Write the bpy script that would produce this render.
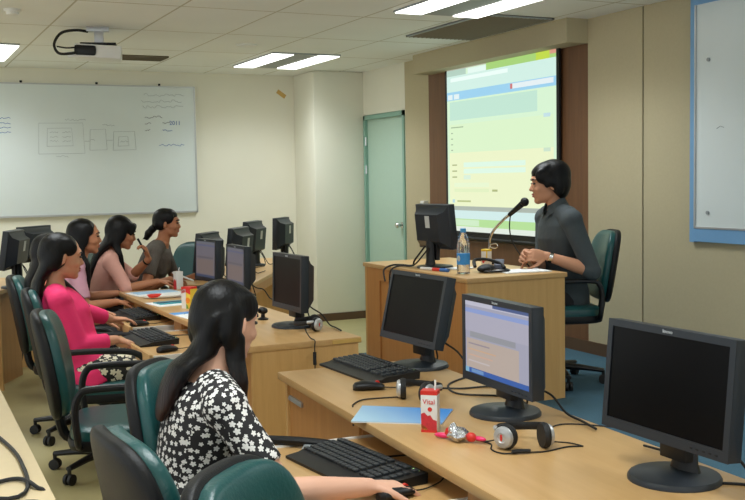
import bpy, bmesh, math, random
import numpy as np
from math import sin, cos, pi, radians as R
from mathutils import Vector as V, Matrix, Euler
random.seed(7)
C = bpy.context.scene.collection
for o in list(bpy.data.objects): bpy.data.objects.remove(o)

# ------------------------------------------------------------------ camera, light, exposure
cam = bpy.data.cameras.new('camera'); camo = bpy.data.objects.new('camera', cam); C.objects.link(camo)
bpy.context.scene.camera = camo
cam.sensor_fit = 'HORIZONTAL'; cam.sensor_width = 36; cam.lens = 1019.13/745*36; cam.clip_start = .05
def cam_matrix(y, p, r, loc):
    f = V((sin(y)*cos(p), cos(y)*cos(p), -sin(p))); rt = V((cos(y), -sin(y), 0)); up = rt.cross(f)
    c, s = cos(r), sin(r)
    a = c*rt+s*up; b = -s*rt+c*up
    m = Matrix((( a.x, b.x, -f.x, loc[0]), (a.y, b.y, -f.y, loc[1]), (a.z, b.z, -f.z, loc[2]), (0, 0, 0, 1)))
    return m
camo.matrix_world = cam_matrix(R(25.844), R(4.0102), R(-.99845), (0, 0, 1.5))
w = bpy.data.worlds.new('world'); bpy.context.scene.world = w; w.use_nodes = True
w.node_tree.nodes['Background'].inputs[0].default_value = (.93, 1, 1.06, 1)   # even fill light, added through the room's open left and rear sides
w.node_tree.nodes['Background'].inputs[1].default_value = 1.05
LAMP = 3.2; LAMP_W = 8.5
vs = bpy.context.scene.view_settings
vs.view_transform = 'Standard'; vs.look = 'None'; vs.exposure = 0.08; vs.gamma = 1; vs.use_curve_mapping = False

# ------------------------------------------------------------------ materials
def lin(c):
    c = c/255
    return c/12.92 if c <= .04045 else ((c+.055)/1.055)**2.4
def rgb(r, g, b): return (lin(r), lin(g), lin(b), 1)
def mat(name, col, rough=.5, metal=0, noise=.06, scale=30, bump=0, bscale=200, emit=0, coat=0, spec=.5, trans=0, alpha=1):
    m = bpy.data.materials.new(name); m.use_nodes = True
    nt = m.node_tree; b = nt.nodes['Principled BSDF']
    b.inputs['Roughness'].default_value = rough; b.inputs['Metallic'].default_value = metal
    b.inputs['Specular IOR Level'].default_value = spec
    b.inputs['Coat Weight'].default_value = coat
    b.inputs['Transmission Weight'].default_value = trans
    b.inputs['Alpha'].default_value = alpha
    tc = nt.nodes.new('ShaderNodeTexCoord')
    if noise:
        n = nt.nodes.new('ShaderNodeTexNoise'); n.inputs['Scale'].default_value = scale; n.inputs['Detail'].default_value = 3
        nt.links.new(tc.outputs['Object'], n.inputs['Vector'])
        r = nt.nodes.new('ShaderNodeMix'); r.data_type = 'RGBA'
        r.inputs['A'].default_value = tuple(max(0, c*(1-noise)) for c in col[:3])+(1,)
        r.inputs['B'].default_value = tuple(min(1, c*(1+noise)) for c in col[:3])+(1,)
        nt.links.new(n.outputs['Fac'], r.inputs['Factor']); nt.links.new(r.outputs['Result'], b.inputs['Base Color'])
    else: b.inputs['Base Color'].default_value = col
    if bump:
        n2 = nt.nodes.new('ShaderNodeTexNoise'); n2.inputs['Scale'].default_value = bscale; n2.inputs['Detail'].default_value = 4
        nt.links.new(tc.outputs['Object'], n2.inputs['Vector'])
        bp = nt.nodes.new('ShaderNodeBump'); bp.inputs['Strength'].default_value = bump; bp.inputs['Distance'].default_value = .01
        nt.links.new(n2.outputs['Fac'], bp.inputs['Height']); nt.links.new(bp.outputs['Normal'], b.inputs['Normal'])
    if emit:
        b.inputs['Emission Color'].default_value = col; b.inputs['Emission Strength'].default_value = emit
    return m
def wood(name, c1, c2, rough=.38, axis='Z', sc=9):
    m = mat(name, c1, rough, noise=0); nt = m.node_tree; b = nt.nodes['Principled BSDF']
    tc = nt.nodes.new('ShaderNodeTexCoord'); mp = nt.nodes.new('ShaderNodeMapping')
    s = {'X': (.5, sc, sc), 'Y': (sc, .5, sc), 'Z': (sc, sc, .5)}[axis]
    mp.inputs['Scale'].default_value = s
    n = nt.nodes.new('ShaderNodeTexNoise'); n.inputs['Scale'].default_value = 4; n.inputs['Detail'].default_value = 6; n.inputs['Roughness'].default_value = .65
    r = nt.nodes.new('ShaderNodeValToRGB'); r.color_ramp.elements[0].position = .35; r.color_ramp.elements[1].position = .68
    r.color_ramp.elements[0].color = c2; r.color_ramp.elements[1].color = c1
    nt.links.new(tc.outputs['Object'], mp.inputs['Vector']); nt.links.new(mp.outputs['Vector'], n.inputs['Vector'])
    nt.links.new(n.outputs['Fac'], r.inputs['Fac']); nt.links.new(r.outputs['Color'], b.inputs['Base Color'])
    return m
M = {}
M['wall'] = mat('cream_paint', rgb(234, 231, 214), .75, noise=.03, scale=3)
M['column'] = mat('column_paint', rgb(232, 230, 214), .75, noise=.03, scale=3)
M['panel'] = mat('fabric_panel', rgb(190, 179, 147), .95, noise=.05, scale=60, bump=.15, bscale=300)
M['brown'] = wood('brown_panel', rgb(122, 84, 54), rgb(106, 72, 46), .5, 'Z')
M['skirt'] = mat('brown_skirting', rgb(92, 68, 46), .6)
M['floor'] = mat('beige_vinyl', rgb(176, 165, 118), .42, noise=.12, scale=6)
M['carpet'] = mat('blue_carpet', rgb(66, 104, 124), .95, noise=.2, scale=90, bump=.5, bscale=400)
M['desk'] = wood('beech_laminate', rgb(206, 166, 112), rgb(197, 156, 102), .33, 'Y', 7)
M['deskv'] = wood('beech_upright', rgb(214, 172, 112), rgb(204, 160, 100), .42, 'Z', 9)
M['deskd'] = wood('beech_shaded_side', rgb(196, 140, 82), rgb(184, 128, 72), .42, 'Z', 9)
M['pale'] = mat('pale_laminate', rgb(222, 200, 158), .4, noise=.04)
M['black'] = mat('black_plastic', rgb(20, 21, 23), .42, noise=.05, spec=.4)
M['monitor'] = mat('charcoal_plastic', rgb(34, 40, 47), .42, noise=.04)
M['screen_off'] = mat('dark_screen', rgb(9, 9, 10), .3, noise=0, spec=.12)
M['rubber'] = mat('black_rubber', rgb(20, 20, 21), .6, noise=0)
M['green'] = mat('green_leather', rgb(22, 76, 76), .34, noise=.12, scale=14, bump=.12, bscale=120)
M['shell'] = mat('black_shell', rgb(17, 18, 20), .5, noise=.05, bump=.1, bscale=260, spec=.3)
M['key'] = mat('key_plastic', rgb(40, 44, 48), .5, noise=0)
M['silver'] = mat('silver_plastic', rgb(196, 198, 200), .35, .5, noise=.02)
M['chrome'] = mat('chrome', rgb(210, 210, 208), .18, 1, noise=0)
M['white'] = mat('white_plastic', rgb(232, 232, 228), .4, noise=.02)
M['paper'] = mat('white_paper', rgb(236, 238, 238), .7, noise=.02)
M['board'] = mat('whiteboard_face', rgb(222, 231, 231), .3, noise=.03, scale=4)
M['bluef'] = mat('blue_frame', rgb(120, 168, 212), .5, noise=.04)
M['door'] = mat('pale_green_door', rgb(178, 204, 188), .55, noise=.03)
M['doorf'] = mat('green_door_frame', rgb(134, 172, 156), .5, noise=.03)
M['ink'] = mat('grey_marker_ink', rgb(150, 160, 164), .6, noise=0)
M['inkd'] = mat('dark_marker_ink', rgb(80, 84, 100), .6, noise=0)
M['inkb'] = mat('blue_marker_ink', rgb(60, 110, 180), .6, noise=0)
M['skin'] = mat('skin', rgb(206, 150, 118), .5, noise=.05, scale=8, spec=.35)
M['skinp'] = mat('pale_skin', rgb(222, 172, 146), .5, noise=.05, scale=8, spec=.35)
M['skint'] = mat('tan_skin', rgb(186, 126, 92), .5, noise=.05, scale=8, spec=.35)
M['lip'] = mat('lips', rgb(176, 96, 88), .4, noise=0)
M['eye'] = mat('dark_eye', rgb(30, 22, 20), .2, noise=0)
M['brow'] = mat('eyebrow', rgb(38, 28, 26), .8, noise=0)
M['red'] = mat('red_plastic', rgb(214, 50, 40), .4, noise=.03)
M['pinkp'] = mat('pink_wrapper', rgb(236, 50, 110), .35, noise=.05)
M['foil'] = mat('silver_foil', rgb(215, 216, 220), .22, 1, noise=.1, bump=.6, bscale=60)
M['blue'] = mat('blue_print', rgb(60, 150, 225), .4, noise=.03)
M['bluel'] = mat('light_blue_print', rgb(168, 208, 238), .4, noise=.03)
M['orange'] = mat('orange_print', rgb(240, 140, 40), .4, noise=.05)
M['ogreen'] = mat('green_print', rgb(120, 160, 60), .4, noise=.05)
M['berry'] = mat('berry_print', rgb(206, 52, 62), .45, noise=.25, scale=120)
M['yellow'] = mat('yellow_print', rgb(240, 205, 70), .45, noise=.05)
M['teal'] = mat('teal_folder', rgb(60, 160, 176), .4, noise=.05)
M['fixture'] = mat('fixture_grey', rgb(150, 156, 158), .5, noise=.03)
M['grille'] = mat('grille_grey', rgb(120, 112, 94), .7, noise=.05)
M['lamp'] = mat('lamp_diffuser', (.97, 1, .94, 1), .5, noise=0, emit=LAMP)
M['tape'] = mat('yellowed_tape', rgb(206, 168, 92), .6, noise=.1)
M['water'] = mat('clear_plastic', rgb(240, 246, 250), .08, noise=0, trans=.95)
M['bluecap'] = mat('blue_cap', rgb(70, 160, 220), .4, noise=0)
M['logo'] = mat('logo_silver', rgb(190, 196, 200), .4, noise=0)
M['labelw'] = mat('label_white', rgb(205, 208, 205), .6, noise=0)
M['led'] = mat('green_led', (.5, .9, .3, 1), .4, noise=0, emit=1.2)
def em(name, c, s=1.0):
    m = mat(name, c, .5, noise=0); b = m.node_tree.nodes['Principled BSDF']
    b.inputs['Base Color'].default_value = (.02, .02, .02, 1)
    b.inputs['Emission Color'].default_value = c; b.inputs['Emission Strength'].default_value = s
    return m
def hairmat(name, top, tip, z0, z1):
    m = mat(name, top, .42, noise=0, spec=.24); nt = m.node_tree; b = nt.nodes['Principled BSDF']
    tc = nt.nodes.new('ShaderNodeTexCoord'); mp = nt.nodes.new('ShaderNodeMapping'); mp.inputs['Scale'].default_value = (130, 130, 4)
    n = nt.nodes.new('ShaderNodeTexNoise'); n.inputs['Scale'].default_value = 1; n.inputs['Detail'].default_value = 3
    nt.links.new(tc.outputs['Object'], mp.inputs['Vector']); nt.links.new(mp.outputs['Vector'], n.inputs['Vector'])
    bp = nt.nodes.new('ShaderNodeBump'); bp.inputs['Strength'].default_value = .28; bp.inputs['Distance'].default_value = .006
    nt.links.new(n.outputs['Fac'], bp.inputs['Height']); nt.links.new(bp.outputs['Normal'], b.inputs['Normal'])
    sx = nt.nodes.new('ShaderNodeSeparateXYZ'); nt.links.new(tc.outputs['Object'], sx.inputs[0])
    mr = nt.nodes.new('ShaderNodeMapRange'); mr.inputs['From Min'].default_value = z0; mr.inputs['From Max'].default_value = z1
    nt.links.new(sx.outputs['Z'], mr.inputs['Value'])
    add = nt.nodes.new('ShaderNodeMath'); add.operation = 'MULTIPLY_ADD'; nt.links.new(n.outputs['Fac'], add.inputs[0]); add.inputs[1].default_value = .5
    nt.links.new(mr.outputs['Result'], add.inputs[2])
    rr = nt.nodes.new('ShaderNodeValToRGB'); rr.color_ramp.elements[0].color = tip; rr.color_ramp.elements[1].color = top
    rr.color_ramp.elements[0].position = .2; rr.color_ramp.elements[1].position = .9
    nt.links.new(add.outputs[0], rr.inputs['Fac']); nt.links.new(rr.outputs['Color'], b.inputs['Base Color'])
    return m
M['hair'] = hairmat('black_hair', rgb(11, 10, 11), rgb(13, 11, 12), 0, 1)
M['hairb'] = hairmat('brown_tipped_hair', rgb(11, 10, 11), rgb(62, 36, 28), .80, 1.1)
def flowers(name, bg, fg, scale, rad):
    m = mat(name, bg, .75, noise=0); nt = m.node_tree; b = nt.nodes['Principled BSDF']
    uv = nt.nodes.new('ShaderNodeUVMap'); uv.uv_map = 'UVMap'
    def vm(op, a, bb=None, s=None):
        n = nt.nodes.new('ShaderNodeVectorMath'); n.operation = op; nt.links.new(a, n.inputs[0])
        if bb is not None: nt.links.new(bb, n.inputs[1])
        if s is not None: n.inputs['Scale'].default_value = s
        return n
    def mm(op, a, bb, c=None):
        n = nt.nodes.new('ShaderNodeMath'); n.operation = op
        for i, q in enumerate((a, bb, c)):
            if q is None: continue
            if isinstance(q, (int, float)): n.inputs[i].default_value = q
            else: nt.links.new(q, n.inputs[i])
        return n.outputs[0]
    sc = vm('SCALE', uv.outputs[0], s=scale)
    vo = nt.nodes.new('ShaderNodeTexVoronoi'); vo.voronoi_dimensions = '2D'; vo.inputs['Scale'].default_value = 1; vo.inputs['Randomness'].default_value = .75
    nt.links.new(sc.outputs[0], vo.inputs['Vector'])
    d = vm('SUBTRACT', sc.outputs[0], vo.outputs['Position'])
    sx = nt.nodes.new('ShaderNodeSeparateXYZ'); nt.links.new(d.outputs[0], sx.inputs[0])
    sc2 = nt.nodes.new('ShaderNodeSeparateColor'); nt.links.new(vo.outputs['Color'], sc2.inputs[0])
    ang = mm('ARCTAN2', sx.outputs['Y'], sx.outputs['X'])
    a5 = mm('MULTIPLY_ADD', ang, 5.0, mm('MULTIPLY', sc2.outputs[0], 6.28))
    pet = mm('MULTIPLY_ADD', mm('ABSOLUTE', mm('SINE', mm('MULTIPLY', a5, .5), 0), 0), .45, .6)
    size = mm('MULTIPLY_ADD', sc2.outputs[1], .55, .65)
    lim = mm('MULTIPLY', mm('MULTIPLY', pet, size), rad)
    f = mm('LESS_THAN', vo.outputs['Distance'], lim)
    core = mm('GREATER_THAN', vo.outputs['Distance'], rad*.02)
    mx = nt.nodes.new('ShaderNodeMix'); mx.data_type = 'RGBA'; mx.inputs['A'].default_value = bg; mx.inputs['B'].default_value = fg
    nt.links.new(mm('MULTIPLY', f, core), mx.inputs['Factor']); nt.links.new(mx.outputs['Result'], b.inputs['Base Color'])
    return m
M['floral'] = flowers('floral_cloth', rgb(30, 28, 30), rgb(232, 230, 226), 50, .40)
M['skirt_floral'] = flowers('floral_skirt_cloth', rgb(28, 28, 26), rgb(222, 216, 190), 26, .52)
M['pink'] = mat('hot_pink_cloth', rgb(240, 48, 112), .8, noise=.06, bump=.25, bscale=26)
M['mauve'] = mat('mauve_cloth', rgb(202, 152, 168), .8, noise=.08, bump=.3, bscale=24)
M['peach'] = mat('peach_cloth', rgb(226, 170, 156), .8, noise=.06, bump=.3, bscale=24)
M['greyc'] = mat('grey_tweed', rgb(104, 98, 92), .9, noise=.4, scale=160, bump=.3, bscale=150)
M['salmon'] = mat('salmon_cloth', rgb(226, 120, 96), .8, noise=.2, scale=30)
M['shirt'] = mat('charcoal_shirt', rgb(68, 76, 80), .8, noise=.08, bump=.3, bscale=22)
M['trouser'] = mat('dark_trousers', rgb(34, 34, 38), .85, noise=.06)
M['shoe'] = mat('dark_shoe', rgb(28, 26, 26), .5, noise=0)

# ------------------------------------------------------------------ mesh helpers
class MB:
    def __init__(s): s.bm = bmesh.new(); s.mi = 0
    def _new(s, f0):
        for f in s.bm.faces[:]:
            pass
    def add(s, verts, faces, mi=None):
        vs_ = [s.bm.verts.new(v) for v in verts]
        for f in faces:
            try:
                ff = s.bm.faces.new([vs_[i] for i in f]); ff.material_index = s.mi if mi is None else mi
            except ValueError: pass
        return vs_
    def box(s, c, d, bev=0, rot=None, mi=None, seg=2):
        t = bmesh.new(); bmesh.ops.create_cube(t, size=1)
        bmesh.ops.scale(t, vec=d, verts=t.verts)
        if bev: bmesh.ops.bevel(t, geom=t.edges[:], offset=bev, segments=seg, profile=.6, affect='EDGES')
        if rot is not None: bmesh.ops.rotate(t, cent=(0, 0, 0), matrix=rot if not isinstance(rot, (tuple, list)) else Euler(rot).to_matrix(), verts=t.verts)
        bmesh.ops.translate(t, vec=c, verts=t.verts)
        t.verts.index_update()
        s.add([v.co.copy() for v in t.verts], [[v.index for v in f.verts] for f in t.faces], mi); t.free(); return s
    def b2(s, x0, x1, y0, y1, z0, z1, bev=0, mi=None): return s.box(((x0+x1)/2, (y0+y1)/2, (z0+z1)/2), (abs(x1-x0), abs(y1-y0), abs(z1-z0)), bev, None, mi)
    def loft(s, secs, n=20, cap=True, mi=None):
        # secs: (centre, vecA, vecB)
        vv = []
        for c, a, b in secs:
            c, a, b = V(c), V(a), V(b)
            vv += [c+a*cos(2*pi*i/n)+b*sin(2*pi*i/n) for i in range(n)]
        ff = []
        for k in range(len(secs)-1):
            for i in range(n):
                j = (i+1) % n
                ff.append((k*n+i, k*n+j, (k+1)*n+j, (k+1)*n+i))
        if cap: ff += [tuple(range(n))[::-1], tuple((len(secs)-1)*n+i for i in range(n))]
        s.add(vv, ff, mi); return s
    def ell(s, c, r, rot=None, n=16, m=10, e=1.0, mi=None):
        # (super)ellipsoid
        rm = Matrix.Identity(3) if rot is None else (Euler(rot).to_matrix() if isinstance(rot, (tuple, list)) else rot)
        pw = lambda x: math.copysign(abs(x)**e, x)
        vv = [V((0, 0, -1))]
        for k in range(1, m):
            ph = -pi/2+pi*k/m
            for i in range(n):
                t = 2*pi*i/n
                vv.append(V((pw(cos(ph))*pw(cos(t)), pw(cos(ph))*pw(sin(t)), pw(sin(ph)))))
        vv.append(V((0, 0, 1)))
        vv = [V(c)+rm @ V((v.x*r[0], v.y*r[1], v.z*r[2])) for v in vv]
        ff = []
        for i in range(n):
            j = (i+1) % n
            ff.append((0, 1+j, 1+i)); ff.append((len(vv)-1, 1+(m-2)*n+i, 1+(m-2)*n+j))
            for k in range(m-2): ff.append((1+k*n+i, 1+k*n+j, 1+(k+1)*n+j, 1+(k+1)*n+i))
        s.add(vv, ff, mi); return s
    def tube(s, pts, r, n=8, smooth=0, mi=None, closed=False):
        pts = [V(p) for p in pts]
        if smooth: pts = catmull(pts, smooth)
        rr = r if isinstance(r, (list, tuple)) else [r]*len(pts)
        if len(rr) != len(pts): rr = [rr[min(int(i*len(rr)/len(pts)), len(rr)-1)] for i in range(len(pts))]
        secs = []; up = V((0, 0, 1))
        pa = None
        for i, p in enumerate(pts):
            d = (pts[min(i+1, len(pts)-1)]-pts[max(i-1, 0)])
            if d.length < 1e-9: d = V((1, 0, 0))
            d.normalize()
            if pa is None:
                q = up if abs(d.z) < .9 else V((1, 0, 0)); a = d.cross(q).normalized()
            else:
                a = pa-d*pa.dot(d)
                a = a.normalized() if a.length > 1e-6 else d.orthogonal().normalized()
            pa = a; b = d.cross(a)
            secs.append((p, a*rr[i], b*rr[i]))
        return s.loft(secs, n, True, mi)
    def caps(s, a, b, ra, rb, n=12):
        s.tube([a, b], [ra, rb], n); s.ell(a, (ra,)*3, n=n, m=8); s.ell(b, (rb,)*3, n=n, m=8); return s
    def lathe(s, prof, c=(0, 0, 0), rot=None, n=24, mi=None):
        rm = Matrix.Identity(3) if rot is None else (Euler(rot).to_matrix() if isinstance(rot, (tuple, list)) else rot)
        return s.loft([(V(c)+rm @ V((0, 0, z)), rm @ V((max(r, 1e-4), 0, 0)), rm @ V((0, max(r, 1e-4), 0))) for r, z in prof], n, True, mi)
    def quad(s, a, b, c, d, mi=None): s.add([a, b, c, d], [(0, 1, 2, 3)], mi); return s
    def prism(s, poly, z0, z1, mi=None):
        n = len(poly)
        vv = [(x, y, z0) for x, y in poly]+[(x, y, z1) for x, y in poly]
        ff = [tuple(range(n))[::-1], tuple(range(n, 2*n))]+[(i, (i+1) % n, n+(i+1) % n, n+i) for i in range(n)]
        s.add(vv, ff, mi); return s
    def xform(s, m): bmesh.ops.transform(s.bm, matrix=m, verts=s.bm.verts); return s
    def build(s, name, m, parent=None, angle=35, remesh=0, smooth_it=0):
        bmesh.ops.recalc_face_normals(s.bm, faces=s.bm.faces)
        me = bpy.data.meshes.new(name); s.bm.to_mesh(me); s.bm.free()
        if remesh: me = revoxel(me, remesh, smooth_it); me.name = name
        for q in (m if isinstance(m, (list, tuple)) else [m]): me.materials.append(M[q] if isinstance(q, str) else q)
        me.shade_smooth()
        if not remesh: me.set_sharp_from_angle(angle=R(angle))
        o = bpy.data.objects.new(name, me); C.objects.link(o)
        if parent is not None: o.parent = parent
        return o
def revoxel(me, size, it):
    o = bpy.data.objects.new('tmp', me); C.objects.link(o)
    r = o.modifiers.new('r', 'REMESH'); r.mode = 'VOXEL'; r.voxel_size = size
    if it:
        q = o.modifiers.new('s', 'SMOOTH'); q.factor = .5; q.iterations = it
    dg = bpy.context.evaluated_depsgraph_get(); dg.update()
    out = bpy.data.meshes.new_from_object(o.evaluated_get(dg))
    bpy.data.objects.remove(o); bpy.data.meshes.remove(me)
    return out
def catmull(p, k):
    p = [V(q) for q in p]; out = []
    for i in range(len(p)-1):
        a, b, c, d = p[max(i-1, 0)], p[i], p[i+1], p[min(i+2, len(p)-1)]
        for j in range(k):
            t = j/k
            out.append(.5*((2*b)+(c-a)*t+(2*a-5*b+4*c-d)*t*t+(3*b-a-3*c+d)*t**3))
    return out+[p[-1]]
def root(name, label, cat, loc=(0, 0, 0), a=0, group=None):
    o = bpy.data.objects.new(name, None); C.objects.link(o); o.empty_display_size = .1
    o.location = loc; o.rotation_euler = (0, 0, R(a)); o['label'] = label; o['category'] = cat
    if group: o['group'] = group
    return o
def tag(o, label, cat, group=None):
    o['label'] = label; o['category'] = cat
    if group: o['group'] = group
    return o
def struct(o): o['kind'] = 'structure'; return o
def dup(r, loc, a, label, group=None):
    n = r.copy(); C.objects.link(n); n.location = loc; n.rotation_euler = (0, 0, R(a)); n['label'] = label
    if group: n['group'] = group
    for ch in list(r.children):
        c = ch.copy(); C.objects.link(c); c.parent = n
        for g in list(ch.children):
            d = g.copy(); C.objects.link(d); d.parent = c
    return n
def text_mesh(body, size, mtx, m, name, parent=None, extrude=.0006, squash=1.0):
    cu = bpy.data.curves.new('t', 'FONT'); cu.body = body; cu.size = size; cu.extrude = extrude; cu.align_x = 'CENTER'; cu.align_y = 'CENTER'
    o = bpy.data.objects.new('t', cu); C.objects.link(o)
    dg = bpy.context.evaluated_depsgraph_get(); dg.update()
    me = bpy.data.meshes.new_from_object(o.evaluated_get(dg)); bpy.data.objects.remove(o)
    me.transform(mtx @ Matrix.Diagonal((squash, 1, 1, 1))); me.name = name; me.materials.clear(); me.materials.append(M[m] if isinstance(m, str) else m)
    r = bpy.data.objects.new(name, me); C.objects.link(r)
    if parent is not None: r.parent = parent
    return r
def frame_m(o, x, y, z=None):
    x, y = V(x).normalized(), V(y).normalized(); z = x.cross(y)
    return Matrix(((x.x, y.x, z.x, o[0]), (x.y, y.y, z.y, o[1]), (x.z, y.z, z.z, o[2]), (0, 0, 0, 1)))

# ------------------------------------------------------------------ the room
CZ = 2.63; WX = 4.707; BY = 10.44; PZ = .18
struct(MB().b2(-4, WX+.1, -3.5, BY+.1, -.1, 0).build('floor', 'floor'))
def ceiling_material():
    m = mat('ceiling_tiles', rgb(240, 242, 240), .9, noise=.04, scale=2, bump=.1, bscale=150); nt = m.node_tree; b = nt.nodes['Principled BSDF']
    src = b.inputs['Base Color'].links[0].from_socket
    tc = nt.nodes.new('ShaderNodeTexCoord'); sx = nt.nodes.new('ShaderNodeSeparateXYZ'); nt.links.new(tc.outputs['Object'], sx.inputs[0])
    def line(sock, off, per, wd):
        a = nt.nodes.new('ShaderNodeMath'); a.operation = 'SUBTRACT'; nt.links.new(sock, a.inputs[0]); a.inputs[1].default_value = off-per/2
        p = nt.nodes.new('ShaderNodeMath'); p.operation = 'FLOORED_MODULO'; nt.links.new(a.outputs[0], p.inputs[0]); p.inputs[1].default_value = per
        c = nt.nodes.new('ShaderNodeMath'); c.operation = 'SUBTRACT'; nt.links.new(p.outputs[0], c.inputs[0]); c.inputs[1].default_value = per/2
        d = nt.nodes.new('ShaderNodeMath'); d.operation = 'ABSOLUTE'; nt.links.new(c.outputs[0], d.inputs[0])
        e = nt.nodes.new('ShaderNodeMath'); e.operation = 'LESS_THAN'; nt.links.new(d.outputs[0], e.inputs[0]); e.inputs[1].default_value = wd
        return e.outputs[0]
    l1 = line(sx.outputs['X'], 1.165, .655, .007); l2 = line(sx.outputs['Y'], 7.63, 1.1, .009)
    mx = nt.nodes.new('ShaderNodeMath'); mx.operation = 'MAXIMUM'; nt.links.new(l1, mx.inputs[0]); nt.links.new(l2, mx.inputs[1])
    mr = nt.nodes.new('ShaderNodeMix'); mr.data_type = 'RGBA'; nt.links.new(mx.outputs[0], mr.inputs['Factor']); nt.links.new(src, mr.inputs['A'])
    mr.inputs['B'].default_value = rgb(196, 192, 176); nt.links.new(mr.outputs['Result'], b.inputs['Base Color'])
    return m
M['ceiling'] = ceiling_material()
struct(MB().b2(-4, WX+.1, -3.5, BY+.1, CZ, CZ+.08).build('ceiling', 'ceiling'))
struct(MB().b2(-4, WX+.1, BY, BY+.1, 0, CZ).build('wall_back', 'wall'))
# right wall: fabric panels with a seam, brown panel behind the screen, then the painted part with the door
struct(MB().b2(WX, WX+.1, -3.5, 5.458, 0, CZ).b2(WX, WX+.1, 5.472, 6.06, 0, CZ).b2(WX+.012, WX+.1, 5.45, 5.48, 0, CZ, mi=1).build('wall_right', ['panel', 'black']))
struct(MB().b2(WX, WX+.1, 6.06, 8.45, 0, CZ).build('wall_screen', 'brown'))
struct(MB().b2(WX, WX+.1, 8.45, 8.93, 0, CZ).build('wall_pier', 'panel'))
struct(MB().b2(WX, WX+.1, 8.93, 8.94, 0, CZ).b2(WX, WX+.1, 9.86, BY, 0, CZ).b2(WX, WX+.1, 8.94, 9.86, 2.17, CZ).build('wall_door_side', 'wall'))
d = struct(MB().b2(WX+.02, WX+.06, 8.97, 9.83, .0, 2.12).build('door_1', 'door'))
f = MB(); f.b2(WX-.015, WX+.05, 8.935, 8.975, 0, 2.165).b2(WX-.015, WX+.05, 9.825, 9.865, 0, 2.165).b2(WX-.015, WX+.05, 8.935, 9.865, 2.12, 2.165); f.build('door_frame', 'doorf', d)
h = MB().lathe([(.03, 0), (.032, .008), (.014, .012), (.012, .035), (.026, .045), (.03, .06), (.02, .075), (0.001, .078)], (WX+.02, 9.06, 1.03), (0, -pi/2, 0)); h.build('door_handle', 'chrome', d)
for z in (.3, 1.55, 1.85): MB().lathe([(.012, 0), (.012, .09)], (WX-.002, 9.83, z)).build('hinge', 'chrome', d)
# wall pillar between door and back wall
struct(MB().b2(4.13, WX+.05, 9.88, BY, 0, CZ, .02).build('wall_pillar', 'column'))
# soffit above the screen
struct(MB().b2(WX-.19, WX, 6.06, 8.40, 2.455, CZ).build('trim_1', 'panel'))
# skirting
struct(MB().b2(4.12, WX, 9.868, 9.88, 0, .08).build('baseboard_pillar', 'skirt'))
struct(MB().b2(-4, 4.13, BY-.015, BY, 0, .09).build('baseboard_back', 'skirt'))
struct(MB().b2(WX-.014, WX, -3.5, 6.95, PZ, PZ+.09).b2(WX-.014, WX, 6.95, 8.93, 0, .09).build('baseboard_right', 'skirt'))
# carpeted platform
struct(MB().b2(2.62, WX, -3.5, 6.95, 0, PZ, .01).build('floor_platform', 'carpet'))
# yellow tape on the back wall, marks
tag(MB().box((3.99, BY-.002, 2.43), (.11, .004, .045), rot=(0, .6, 0)).build('tape_strip', 'tape'), 'torn strip of yellowed tape stuck high on cream back wall', 'tape')

# ceiling lights (only the three fixtures nearest the frame's top show; the others light the room)
def ceiling_light(label, x, y, first=[]):
    if first:
        return dup(first[0], (x, y, CZ), 0, label, 'fluorescent ceiling lights')
    r = root('ceiling_light', label, 'ceiling light', (x, y, CZ), 0, 'fluorescent ceiling lights'); first.append(r)
    f = MB().b2(-.33, .33, -.56, .56, -.012, .004); f.build('frame', 'fixture', r)
    for sx in (-1, 1):
        MB().b2(sx*.225-.1, sx*.225+.1, -.54, .54, -.02, -.011).build('diffuser', 'lamp', r)
    return r
def lamp_light(x, y):
    l = bpy.data.lights.new('tube_light', 'AREA'); l.shape = 'RECTANGLE'; l.size = .64; l.size_y = 1.08; l.energy = LAMP_W*2; l.spread = R(138); l.color = (.94, 1, 1.03)
    o = bpy.data.objects.new('tube_light', l); C.objects.link(o); o.location = (x, y, CZ-.03); return o
FX = [(3.53, 9.12, 'fluorescent ceiling light near the pillar and pale green door'),
      (.76, 9.24, 'fluorescent ceiling light at the left over the long whiteboard'),
      (3.53, 5.66, 'fluorescent ceiling light over the podium beside the grey ceiling grille')]
for x, y, l in FX: ceiling_light(l, x, y); lamp_light(x, y)
for x, y in [(.76, 5.66), (.76, 2.2), (3.53, 2.2), (-1.9, 5.66), (-1.9, 2.2), (-1.9, 9.12), (.76, -1.2), (3.53, -1.2), (-1.9, -1.2)]:
    ceiling_light('fluorescent ceiling light out of frame over the student desks', x, y); lamp_light(x, y)
def grille(name, label, x0, x1, y0, y1, n, along='X'):
    r = root(name, label, 'vent', ((x0+x1)/2, (y0+y1)/2, CZ)); w_, d_ = (x1-x0)/2, (y1-y0)/2
    MB().b2(-w_, w_, -d_, d_, -.004, .003).build('backing', 'grille', r)
    s = MB()
    for i in range(n):
        if along == 'X':
            y = -d_+(i+.5)*2*d_/n; s.box((0, y, -.01), (2*w_-.02, d_/n*1.1, .006), rot=(.5, 0, 0))
        else:
            x = -w_+(i+.5)*2*w_/n; s.box((x, 0, -.01), (w_/n*1.1, 2*d_-.02, .006), rot=(0, .5, 0))
    s.build('slat', 'grille', r)
    f = MB(); f.b2(-w_, w_, -d_, -d_+.02, -.014, 0).b2(-w_, w_, d_-.02, d_, -.014, 0).b2(-w_, -w_+.02, -d_, d_, -.014, 0).b2(w_-.02, w_, -d_, d_, -.014, 0)
    f.build('frame', 'fixture' if n > 14 else 'grille', r)
grille('ceiling_vent', 'narrow slotted ceiling vent behind the projector', 1.85, 2.42, 9.13, 9.42, 5)
grille('ceiling_vent', 'large grey ceiling grille in front of the soffit over the screen', 3.84, 4.44, 6.1, 7.25, 16, 'Y')
r = root('smoke_detector', 'round white smoke detector on the ceiling near left edge', 'smoke detector', (.84, 7.0, CZ))
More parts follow.
